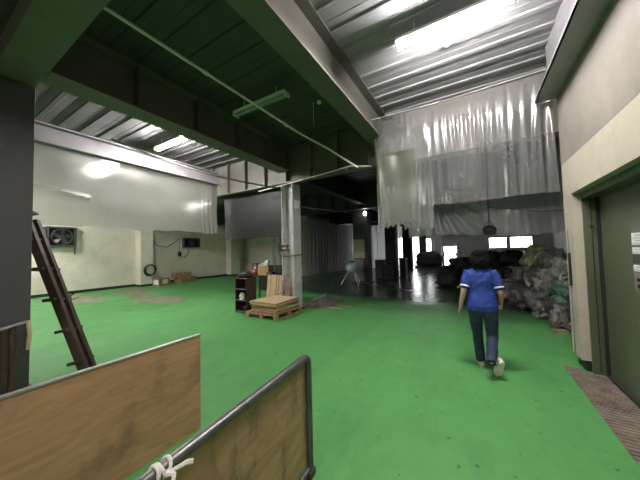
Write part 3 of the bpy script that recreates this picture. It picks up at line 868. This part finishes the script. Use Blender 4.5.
# desk behind with clutter
t = thing('work_desk', 'low desk behind the shelf unit heaped with boxes', 'desk', (-5.7, 6.35, 0))
finish('desk_top', box(BM(), -.75, .75, -.3, .3, .84, .87), M['shelf'], t, bevel=.004)
for sx in (-1, 1):
    for sy in (-1, 1):
        finish('leg', box(BM(), sx * .70 - .02, sx * .70 + .02, sy * .26 - .02, sy * .26 + .02, 0, .84), M['black'], t)
finish('modesty_panel', box(BM(), -.68, .68, .25, .262, .3, .84), M['shelf'], t)
def small_box(name, loc, sx, sy, sz, m, label, cat, rz=0):
    o = finish(name, box(BM(), -sx / 2, sx / 2, -sy / 2, sy / 2, 0, sz), M[m], None, bevel=.006)
    o.location = loc; o.rotation_euler = (0, 0, rz); return tag(o, label, cat)
small_box('cardboard_box', (-5.82, 6.3, .8705), .42, .3, .30, 'card', 'brown cardboard box in the middle of the desk', 'box', .1)
o = thing('paper_cup_pile', 'white papers piled on the brown box on the desk', 'papers', (-5.85, 6.3, 1.171))
for k in range(4):
    finish('sheet', box(BM(), -.13, .13, -.09, .09, k * .02, k * .02 + .018, Matrix.Rotation(.3 * k, 4, 'Z')), M['paper'], o)
bm = BM(); box(bm, .02, .16, -.06, .06, .08, .16); finish('carton', bm, M['paper'], o)
t = thing('red_jug', 'red plastic jug with white cap on the desk', 'jug', (-6.18, 6.18, .8705))
bm = BM(); limb(bm, [(0, 0, .05), (0, 0, .10), (0, 0, .15)], [.055, .07, .04], 14); finish('body', bm, M['red'], t, True)
bm = BM(); cyl(bm, (0, 0, .205), .025, .05, 12); finish('cap', bm, M['paper'], t, True)
t = thing('small_rack', 'small dark rack at the far end of the desk', 'rack', (-6.35, 6.45, .8705))
for k in range(3): finish('tray', box(BM(), -.1, .1, -.12, .12, .01 + k * .16, .03 + k * .16), M['black'], t)
for sx in (-.095, .095): finish('post', box(BM(), sx - .008, sx + .008, -.12, -.104, .0, .36), M['rust'], t)
for sx in (-.095, .095): finish('post', box(BM(), sx - .008, sx + .008, .104, .12, .0, .36), M['rust'], t)
t = thing('monitor', 'black monitor leaning on the desk next to the pale column', 'monitor', (-5.22, 6.25, .8705))
finish('screen', box(BM(), -.2, .2, -.02, .02, .04, .32, Matrix.Rotation(-.15, 4, 'X')), M['black'], t, bevel=.008)
finish('stand', box(BM(), -.1, .1, -.07, .09, 0, .02), M['black'], t)
finish('neck', box(BM(), -.02, .02, .02, .05, .02, .12), M['black'], t)
t = thing('tool_case', 'low dark tool case on the desk by the monitor', 'case', (-5.48, 6.15, .8705))
finish('body', box(BM(), -.1, .1, -.09, .09, 0, .1), M['rubber'], t, bevel=.01)
bm = BM(); tube(bm, [(-.05, 0, .1), (-.05, 0, .14), (.05, 0, .14), (.05, 0, .1)], .008, 6); finish('handle', bm, M['rubber'], t)

# leaning sticks in front of column
ST = ['thin grey timber lath', 'short brown offcut', 'split timber strip', 'broad weathered batten', 'narrow dark batten', 'pale squared stick']
for k in range(6):
    x = -4.62 + k * .062; h = (.98, .80, .9, .7, .85, .6)[k]; lean = -.10
    bm = BM(); m = Matrix.Rotation((.1, -.06, .14, -.1, .04, -.15)[k], 4, 'Y') @ Matrix.Rotation(lean, 4, 'X')
    box(bm, -.016, .016, -.01, .01, 0, h, m)
    o = finish('timber_stick', bm, M['stick_wood'], None); o.location = (x, 5.70 - .02 * k - h * .1 + .02, .002)
    o.location.y = 5.655 - math.sin(.10) * h - .012 * (k % 2)
    tag(o, ST[k] + ' leaning on the pale column behind the pallet', 'timber', 'timber sticks leaning on the pale column')

# heap of netting
def heap(x0, y0, sx, sy, h, seed, n=48):
    def f(u, v):
        th = v * 2 * PI; q = u * (1 + .55 * noise.noise((math.cos(th) * 1.6, math.sin(th) * 1.6, seed + 5)))
        a, b = q * math.cos(th), q * math.sin(th)
        r = min(1, (a * a + b * b) ** .5)
        z = h * max(0, 1 - u ** 1.6) * (.7 + .8 * noise.noise((a * 2.5, b * 2.5, seed))) + .03 * abs(noise.noise((a * 9, b * 9, seed)))
        return (x0 + a * sx, y0 + b * sy, max(.002, z * (1 - u ** 4) * (1 if r < 1 else .5)))
    return f
bm = grid(BM(), 50, 50, heap(-4.10, 6.95, .62, .85, .25, 3))
o = finish('netting_heap', bm, M['debris'], None, True)
tag(o, 'low heap of grey netting and rags on the floor behind the pale column', 'heap')
for k, (x, y, a) in enumerate(((-3.38, 6.30, .4), (-3.2, 6.75, -.2))):
    bm = BM(); box(bm, -.25, .25, -.03, .03, 0, .03, Matrix.Rotation(a, 4, 'Z')); 
    o = finish('timber_scrap', bm, M['stick_wood'], None, bevel=.003); o.location = (x, y, .002 )
    tag(o, ['grey timber scrap at the near side of the netting heap', 'timber scrap lying past the end of the netting heap'][k], 'timber')

# ------------------------------------------------------------ REAR THINGS
t = thing('round_tank', 'blue-grey round tank on a splayed tripod before the dark column', 'tank', (-4.82, 10.95, 0))
bm = BM(); ball(bm, (0, 0, .78), .30, .30, .27, 3); finish('drum', bm, M['tank'], t, True)
bm = BM(); cyl(bm, (0, 0, 1.06), .09, .08, 16); finish('neck', bm, M['dark_steel'], t, True)
for k in range(3):
    a = PI * 1.1 + k * 2 * PI / 3
    bm = BM(); tube(bm, [(.2 * math.cos(a), .2 * math.sin(a), .6), (.55 * math.cos(a), .55 * math.sin(a), .018)], .022, 8); finish('leg', bm, M['pipe'], t, True)
def crate(loc, sx, sy, sz, label, rz=0):
    t = thing('dark_crate', label, 'crate', loc, rz, 'dark crates at the foot of the black column')
    bm = BM(); box(bm, -sx / 2 + .02, sx / 2 - .02, -sy / 2 + .02, sy / 2 - .02, 0.001, sz - .02); finish('body', bm, M['darkstuff'], t)
    for zz in (.0, sz * .5, sz - .06):
        bm = BM()
        box(bm, -sx / 2, sx / 2, -sy / 2, -sy / 2 + .02, zz, zz + .06); box(bm, -sx / 2, sx / 2, sy / 2 - .02, sy / 2, zz, zz + .06)
        box(bm, sx / 2 - .02, sx / 2, -sy / 2 + .02, sy / 2 - .02, zz, zz + .06); box(bm, -sx / 2, -sx / 2 + .02, -sy / 2 + .02, sy / 2 - .02, zz, zz + .06)
        finish('slat_band', bm, M['old_wood'], t)
crate((-4.65, 14.5, 0), .46, .6, 1.0, 'tall dark crate on the tank side of the black column')
crate((-4.0, 13.9, 0), .5, .5, .75, 'dark crate directly before the black column')
crate((-3.38, 14.6, 0), .36, .55, 1.1, 'narrow tall crate on the aisle side of the black column')

def lump(name, loc, r, m, label, cat, seed, amp=.35, group=None, parent=None):
    bm = BM(); ball(bm, (0, 0, 0), 1, 1, 1, 4)
    for v in bm.verts:
        n_ = noise.noise(v.co * 1.7 + Vector((seed, 0, 0))) * amp + noise.noise(v.co * 4.5 + Vector((0, seed, 0))) * amp * .45 + abs(noise.noise(v.co * 9 + Vector((0, 0, seed)))) * amp * .2
        c_ = v.co.copy(); e = .72
        c_ = Vector([math.copysign(abs(q) ** e, q) for q in c_])
        v.co = c_ * (1 + n_)
        v.co = Vector((v.co.x * r[0], v.co.y * r[1], v.co.z * r[2]))
    zmin = min(v.co.z for v in bm.verts)
    for v in bm.verts: v.co.z = max(v.co.z, zmin * .82)
    zmin = min(v.co.z for v in bm.verts)
    for v in bm.verts: v.co.z -= zmin
    o = finish(name, bm, m, parent, True)
    o.location = loc
    if label: tag(o, label, cat, group)
    return o
# covered machine
t = thing('covered_machine', 'dark low machine under a black cover between bright doorways', 'machine', (-3.2, 22.4, 0))
lump('cover', (0, 0, .15), (1.0, .5, .62), M['darkstuff'], None, None, 3.3, .2, None, t)
finish('base_frame', box(BM(), -1.0, 1.2, -.5, .5, 0, .16), M['dark_steel'], t)
# pale ribbed spool rack
t = thing('spool_rack', 'pale upright rack of stacked spools beside the gabled doorway', 'rack', (-1.0, 22.8, 0))
bm = BM(); cyl(bm, (0, 0, 1.1), .05, 2.16, 12); finish('post', bm, M['steel_white'], t, True)
for k in range(5):
    bm = BM(); cyl(bm, (0, 0, .45 + k * .36), .24, .12, 20); cyl(bm, (0, 0, .55 + k * .36), .16, .1, 16)
    finish('spool', bm, M['steel_white'], t, True)
finish('base', box(BM(), -.4, .4, -.3, .3, 0, .3), M['darkstuff'], t)
# gabled doorway frame (black outline of little gate)
t = thing('gabled_frame', 'small black gabled frame standing before a bright doorway', 'frame', (-1.8, 24.7, 0))
bm = BM()
tube(bm, [(-.5, 0, .0), (-.5, 0, 1.0), (0, 0, 1.8), (.5, 0, 1.0), (.5, 0, 0)], .05, 6); finish('outline', bm, M['darkstuff'], t)
bm = BM(); box(bm, -.5, .5, -.03, .03, .95, 1.03); box(bm, -.03, .03, -.03, .03, 0, .95); finish('crossbar', bm, M['darkstuff'], t)
# hoist block hanging on a rope
t = thing('hoist_block', 'dark hoist block hanging by a rope before the grey plastic', 'hoist', (.36, 8.0, 2.0))
bm = BM(); ball(bm, (0, 0, .03), .16, .12, .13, 3); box(bm, -.13, .13, -.09, .09, -.08, .08); finish('block', bm, M['darkstuff'], t)
bm = BM(); tube(bm, [(0, 0, .12), (0, 0, 1.0), (-.02, -.02, 1.9)], .012, 6); finish('rope', bm, M['dark_pipe'], t)
bm = BM(); tube(bm, [(-.1, 0, .15), (0, 0, .3), (.1, 0, .15)], .01, 6); finish('sling', bm, M['dark_pipe'], t)
bm = BM(); tube(bm, [(.36, 7.95, 2.62), (1.4, 8.0, 2.42), (2.6, 8.05, 2.38)], .008, 6)
tag(finish('hanging_cable', bm, M['dark_pipe'], None), 'thin cord strung across the grey plastic past the hoist block', 'cord')

# plastic-wrapped bundles (big heap behind the lift wall)
def wrapmat(name, col):
    return mat(name, col, .28, 0, .55, 5, .8, 14, dirt=tuple(min(1, c * 2.6) for c in col), dirt_amt=.7, dscale=7, coat=.3)
WM = [wrapmat('wrap_grey', (.085, .08, .08)), wrapmat('wrap_olive', (.11, .11, .055)), wrapmat('wrap_mauve', (.075, .065, .07)), wrapmat('wrap_green', (.09, .17, .13)), wrapmat('wrap_pale', (.22, .21, .20))]
BB = [ # x, y, z, rx, ry, rz, mat, label
 (1.55, 6.75, 0.0, .33, .42, .30, 2, 'grey wrapped bundle at the near foot of the heap'),
 (1.35, 7.55, 0.0, .36, .42, .32, 0, 'dull wrapped bundle second along the foot of the heap'),
 (1.15, 8.4, 0.0, .36, .42, .32, 2, 'dusky wrapped bundle halfway along the foot of the heap'),
 (.98, 9.3, 0.0, .34, .42, .33, 0, 'dark wrapped bundle at the far foot of the heap'),
 (2.2, 6.8, 0.0, .40, .45, .45, 0, 'bulky bundle low behind the wall corner'),
 (2.1, 7.9, 0.0, .42, .48, .48, 2, 'bulky bundle buried low inside the heap'),
 (1.9, 9.1, 0.0, .42, .48, .5, 2, 'bulky dark bundle low at the back of the heap'),
 (1.56, 6.95, .46, .28, .34, .22, 3, 'green-tinted wrapped bundle low beside the wall corner'),
 (1.50, 7.65, .52, .30, .36, .26, 4, 'pale silvery wrapped bundle midway up the heap'),
 (1.32, 8.45, .52, .30, .36, .28, 2, 'mauve-grey wrapped bundle midway up the heap'),
 (1.20, 9.3, .55, .28, .36, .26, 0, 'charcoal wrapped bundle midway at the far side'),
 (1.62, 7.15, .84, .26, .34, .24, 4, 'pale crinkled bundle leaning on the wall corner'),
 (1.55, 7.9, .98, .28, .34, .24, 0, 'grey crinkled bundle near the top of the heap'),
 (1.42, 8.6, 1.0, .34, .36, .30, 1, 'large olive wrapped bundle crowning the heap'),
 (1.95, 7.6, 1.15, .26, .34, .20, 1, 'small olive bundle at the top near the wall'),
]
for k, (x, y, z, a, b, c_, mi, lab) in enumerate(BB):
    lump('wrapped_bundle', (x, y, z), (a * .95, b * .93, c_ * .96), WM[mi], lab, 'bundle', 10 + k * 3.1, .42, 'plastic wrapped bundles in the heap')
t = thing('scrap_block', 'small wooden block at the foot of the bundle heap', 'block', (1.28, 6.28, 0), .3)
finish('block', box(BM(), -.10, .10, -.05, .05, 0, .07), M['stick_wood'], t, bevel=.004)
# dark sacks behind the woman
SK = [(-.95, 12.0, 0, .42, .40, .42, 'low dark sack at the aisle end of the rear pile'), (-.10, 12.0, 0, .43, .40, .48, 'dark sack on the floor just past the woman, in the rear pile'),
      (.75, 12.0, 0, .43, .40, .48, 'dark floor sack below the brightest high window in the rear pile'), (1.60, 12.0, 0, .43, .40, .48, 'dark floor sack nearest the wrapped bundle heap'),
      (-.50, 12.0, .80, .40, .38, .20, 'flat dark sack on the upper row at the aisle side'), (.34, 12.0, .86, .44, .38, .32, 'tall dark sack on the upper row in the middle of the rear pile'),
      (1.2, 12.0, .86, .44, .38, .30, 'dark sack on the upper row nearest the wrapped bundles')]
for k, (x, y, z, a, b, c_, lab) in enumerate(SK):
    lump('dark_sack', (x, y, z), (a, b, c_), M['darkstuff'], lab, 'sack', 60 + k * 2.7, .3, 'dark sacks piled in the rear hall')

# ------------------------------------------------------------ RIGHT WALL FITTINGS
t = thing('cable_cover', 'dark upright slot cover on the cream wall end', 'cover', (1.11, 4.72, 1.05))
finish('cover', box(BM(), -.02, -.001, -.03, .03, 0, .44), M['slot'], t, bevel=.003)
bm = BM(); tube(bm, [(-.012, 0, -.9), (-.012, 0, 0)], .006, 6); tube(bm, [(-.012, 0, .44), (-.012, .02, .75)], .006, 6); finish('cord', bm, M['concrete'], t)
bm = BM(); box(bm, 1.16, 1.6, 4.56, 4.85, 0, .14); 
struct('baseboard_right', bm, M['base'])
NT = [('paper_notice', 3.70, 1.585, .30, .115, 'paper', 'white notice at the top of the green lift door'),
      ('paper_notice', 3.76, 1.50, .18, .06, 'paper', 'thin pale strip notice below the top one'),
      ('indicator_panel', 3.73, 1.41, .24, .075, 'black', 'small black plate between the door notices'),
      ('paper_notice', 3.73, 1.33, .24, .06, 'paper', 'pale notice under the black plate'),
      ('call_panel', 3.73, 1.13, .24, .18, 'concrete', 'grey metal call plate lowest on the lift door')]
for nm, yc, z0, w, h, mm, lab in NT:
    t = thing(nm, lab, 'notice' if nm == 'paper_notice' else 'panel', (1.34, yc - .10, z0))
    finish('sheet' if nm == 'paper_notice' else 'plate', box(BM(), -.006, -.001, -w / 2, w / 2, 0, h), M[mm], t)
    bm = BM()
    if nm == 'paper_notice':
        for j in range(int(h / .025)): box(bm, -.0075, -.006, -w * .42, w * (.42 - .1 * (j % 2)), .012 + j * .025, .018 + j * .025)
        finish('printed_lines', bm, mat('grey_print', (.3, .3, .32), .7), t)
    elif nm == 'call_panel':
        cyl(bm, (-.012, .04, .12), .018, .012, 16, 'X'); cyl(bm, (-.012, .04, .06), .018, .012, 16, 'X'); finish('buttons', bm, M['black'], t)
    else:
        box(bm, -.008, -.006, -.08, .08, .02, .05); finish('display', bm, M['fan_metal'], t)

# ------------------------------------------------------------ THE WOMAN
skin = mat('skin', (.50, .30, .21), .5, 0, .06, 8)
hairm = mat('black_hair', (.004, .0035, .0035), .8, spec=.15, metal=0, var=.4, scale=30, bump=.5, bscale=90, stretch=(1, 1, .15))
blue = mat('blue_polo_cloth', (.014, .042, .25), .75, 0, .12, 6, .25, 60)
jean = mat('dark_blue_denim', (.014, .022, .05), .8, 0, .3, 7, .2, 120, dirt=(.05, .08, .16), dirt_amt=.7, dscale=3.0)
whitecl = mat('white_trim', (.75, .75, .74), .7, 0, .03)
shoem = mat('pale_shoe', (.50, .44, .38), .6, 0, .15, 8)
solem = mat('rubber_sole', (.62, .58, .50), .7, 0, .1, 8)

def remesh(o, vox, smooth=6, tex=None, disp=0.0):
    r = o.modifiers.new('remesh', 'REMESH'); r.mode = 'VOXEL'; r.voxel_size = vox; r.use_smooth_shade = True
    s = o.modifiers.new('smooth', 'SMOOTH'); s.factor = .5; s.iterations = smooth
    if disp:
        tx = bpy.data.textures.new(tex, 'CLOUDS'); tx.noise_scale = .09; tx.noise_depth = 2
        d_ = o.modifiers.new('wrinkle', 'DISPLACE'); d_.texture = tx; d_.strength = disp; d_.mid_level = .5; d_.texture_coords = 'LOCAL'
    return o

W0 = thing('person', 'woman in a blue polo shirt and jeans walking away over the green floor', 'person', (.06, 4.05, 0), .04)
hipL, hipR = Vector((-.085, .02, .82)), Vector((.085, -.01, .82))
kneeL, kneeR = Vector((-.065, .12, .45)), Vector((.095, -.02, .43))
ankL, ankR = Vector((-.04, .14, .085)), Vector((.055, -.275, .215))
shL, shR = Vector((-.150, .02, 1.262)), Vector((.150, .02, 1.262))
elL, elR = Vector((-.205, -.05, 1.01)), Vector((.205, -.03, 1.0))
wrL, wrR = Vector((-.252, -.01, .80)), Vector((.225, .14, .85))
bm = BM()
limb(bm, [(0, .0, .80), (0, 0, .88), (0, .01, .98), (0, .02, 1.08), (0, .02, 1.18), (0, .015, 1.26), (0, .02, 1.30)],
     [(.15, .10), (.155, .11), (.125, .09), (.13, .095), (.15, .10), (.125, .07), (.065, .05)], 24)
limb(bm, [(0, .015, 1.27), (0, .025, 1.33), (0, .04, 1.39)], [.052, .047, .046], 16)
ball(bm, (0, .05, 1.47), .074, .092, .088, 3); ball(bm, (0, .075, 1.425), .058, .066, .062, 3)
ball(bm, (0, .142, 1.44), .012, .018, .018, 2)          # nose
ball(bm, (0, .13, 1.405), .024, .012, .008, 2)          # lips
ball(bm, (0, .115, 1.375), .022, .02, .016, 2)          # chin
for s in (-1, 1):
    ball(bm, (s * .076, .04, 1.45), .010, .018, .028, 2)  # ears
    ball(bm, (s * .03, .128, 1.475), .02, .012, .008, 2)  # brows
for h, k, a in ((hipL, kneeL, ankL), (hipR, kneeR, ankR)):
    limb(bm, [h, h.lerp(k, .5), k, k.lerp(a, .35), a], [.082, .068, .05, .048, .034], 14)
def hand(bm, wr, el, s):
    ax = (wr - el).normalized(); sd = Vector((0, 1, 0)); sd = (sd - ax * sd.dot(ax)).normalized()   # thumb side = forward
    nrm = ax.cross(sd) 
    inw = nrm if nrm.x * s < 0 else -nrm                      # palm faces body
    palm = wr + ax * .045
    limb(bm, [wr, palm, wr + ax * .085], [(.02, .026), (.014, .038), (.013, .038)], 12, side=inw)
    for j, (off, ln) in enumerate(((.030, .066), (.010, .075), (-.010, .069), (-.029, .052))):
        p = wr + ax * .085 + sd * off
        q1 = p + (ax * .95 + inw * .25).normalized() * ln * .45
        q2 = q1 + (ax * .75 + inw * .6).normalized() * ln * .32
        q3 = q2 + (ax * .5 + inw * .85).normalized() * ln * .25
        limb(bm, [p - ax * .015, p, q1, q2, q3], [.009, .0092, .0085, .008, .007], 10)
    t0 = wr + ax * .02 + sd * .022
    t1 = t0 + (ax * .7 + sd * .7 + inw * .3).normalized() * .035
    t2 = t1 + (ax * .95 + sd * .2 + inw * .3).normalized() * .032
    limb(bm, [t0 - ax * .005, t0, t1, t2], [.011, .012, .0105, .0085], 10)
for sh, el, wr, s in ((shL, elL, wrL, -1), (shR, elR, wrR, 1)):
    limb(bm, [sh + Vector((-s * .03, 0, 0)), sh.lerp(el, .3), sh.lerp(el, .7), el, el.lerp(wr, .35), wr], [.038, .040, .036, .034, .034, .023], 14)
    hand(bm, wr, el, s)
body = finish('body', bm, skin, W0, True); remesh(body, .0055, 4)
for s in (-1, 1):
    bm = BM(); ball(bm, (s * .03, .131, 1.462), .011, .009, .011, 2); finish('eye', bm, mat('eye_white', (.7, .7, .68), .2), W0, True)
# hair: bob to the nape
bm = BM()
ball(bm, (0, .03, 1.485), .094, .106, .088, 3)
limb(bm, [(0, -.005, 1.50), (0, -.015, 1.44), (0, -.02, 1.37), (0, -.012, 1.315)], [(.10, .08), (.107, .078), (.105, .068), (.085, .045)], 20)
for s in (-1, 1): limb(bm, [(s * .075, .04, 1.50), (s * .09, .035, 1.43), (s * .09, .03, 1.36)], [(.025, .05), (.022, .05), (.016, .035)], 12)
hr = finish('hair', bm, hairm, W0, True); remesh(hr, .007, 3, 'hair_noise', .04)
# shirt
bm = BM()
limb(bm, [(0, .0, .765), (0, 0, .83), (0, 0, .90), (0, .01, .99), (0, .02, 1.08), (0, .018, 1.17), (0, .01, 1.245), (0, .012, 1.30)],
     [(.178, .135), (.180, .135), (.172, .128), (.158, .115), (.160, .118), (.172, .118), (.160, .095), (.085, .072)], 28, caps=False)
for sh, el, s in ((shL, elL, -1), (shR, elR, 1)):
    limb(bm, [sh + Vector((-s * .06, 0, .0)), sh + Vector((-s * .01, 0, -.005)), sh.lerp(el, .25), sh.lerp(el, .5), sh.lerp(el, .72)], [.056, .057, .055, .054, .056], 16)
shirt = finish('polo_shirt', bm, blue, W0, True); remesh(shirt, .008, 4, 'cloth_noise', .022)
for sh, el, s in ((shL, elL, -1), (shR, elR, 1)):
    bm = BM(); a = sh.lerp(el, .68); b = sh.lerp(el, .755); limb(bm, [a, b], [.0585, .059], 20, caps=False)
    finish('white_cuff', bm, whitecl, shirt, True)
bm = BM(); limb(bm, [(0, .012, 1.285), (0, .02, 1.325)], [(.066, .062), (.058, .056)], 20, caps=False); finish('collar', bm, blue, shirt, True)
# jeans
bm = BM()
limb(bm, [(0, -.005, .80), (0, 0, .86), (0, 0, .92)], [(.160, .118), (.155, .115), (.14, .105)], 24)
for h, k, a in ((hipL, kneeL, ankL), (hipR, kneeR, ankR)):
    kk = k.lerp(a, 1.08)
    limb(bm, [h + Vector((0, 0, -.02)), h.lerp(k, .3), h.lerp(k, .7), k, k.lerp(a, .4), kk], [(.090, .098), (.088, .092), (.074, .078), (.066, .070), (.062, .068), (.058, .064)], 18, caps=False)
jeans = finish('jeans', bm, jean, W0, True); remesh(jeans, .008, 3, 'denim_noise', .014)
# shoes: lofted along local +y (toe), z up, ankle at (0,0,.07)
def shoe(mtx):
    bm = BM()
    prof = [(-.068, .022, .035, .035), (-.055, .030, .052, .045), (-.02, .034, .06, .05), (.03, .034, .048, .04), (.09, .043, .032, .03), (.14, .042, .026, .025), (.172, .026, .020, .018)]
    rings = []
    for y, rx, h, zc in prof:
        rings.append([bm.verts.new(mtx @ Vector((rx * math.cos(2 * PI * k / 16), y, .012 + max(0, zc + h * math.sin(2 * PI * k / 16) * .8)))) for k in range(16)])
    for i in range(len(rings) - 1):
        for k in range(16): bm.faces.new((rings[i][k], rings[i][(k + 1) % 16], rings[i + 1][(k + 1) % 16], rings[i + 1][k]))
    bm.faces.new(rings[0]); bm.faces.new(rings[-1][::-1])
    o = finish('shoe', bm, shoem, W0, True)
    s_ = o.modifiers.new('sub', 'SUBSURF'); s_.levels = 1; s_.render_levels = 1
    bm = BM(); up = []; lo = []
    out = [(-.076, 0), (-.07, .022), (-.05, .033), (0, .034), (.05, .037), (.095, .046), (.14, .043), (.17, .03), (.182, 0)]
    outline = [(x, y) for y, x in out] + [(-x, y) for y, x in out[-2:0:-1]]
    for x, y in outline:
        up.append(bm.verts.new(mtx @ Vector((x, y, .024)))); lo.append(bm.verts.new(mtx @ Vector((x, y, .002))))
    bm.faces.new(up); bm.faces.new(lo[::-1])
    for i in range(len(up)): bm.faces.new((up[i], up[(i + 1) % len(up)], lo[(i + 1) % len(up)], lo[i]))
    finish('sole', bm, solem, o)
    return o
shoe(Matrix.Translation((-.035, .145, 0)) @ Matrix.Rotation(.12, 4, 'Z'))
# trailing shoe: toe on the floor, heel raised
toe = Vector((.12, -.165, .004))
shoe(Matrix.Translation(toe) @ Matrix.Rotation(.35, 4, 'Z') @ Matrix.Rotation(-1.02, 4, 'X') @ Matrix.Translation((0, -.175, 0)))

# ------------------------------------------------------------ WORLD AND CAMERA
w = bpy.data.worlds.new('dim_hall'); scn.world = w; w.use_nodes = True
w.node_tree.nodes['Background'].inputs[0].default_value = (.8, .85, .9, 1)
w.node_tree.nodes['Background'].inputs[1].default_value = .02

cam = bpy.data.cameras.new('camera'); co = bpy.data.objects.new('camera', cam); C.objects.link(co)
F = 258.0
A = Vector((154, -7, -F)).normalized()
B = Vector((-433, -21, -F)); B = (B - A * A.dot(B)).normalized()
X = -B; Y = A; Z = X.cross(Y)
R3 = Matrix((X, Y, Z))
co.matrix_world = Matrix.Translation((0, 0, 1.6)) @ R3.to_4x4()
cam.sensor_fit = 'HORIZONTAL'; cam.sensor_width = 36; cam.lens = F / 640 * 36
cam.clip_start = .05; cam.clip_end = 100
scn.camera = co
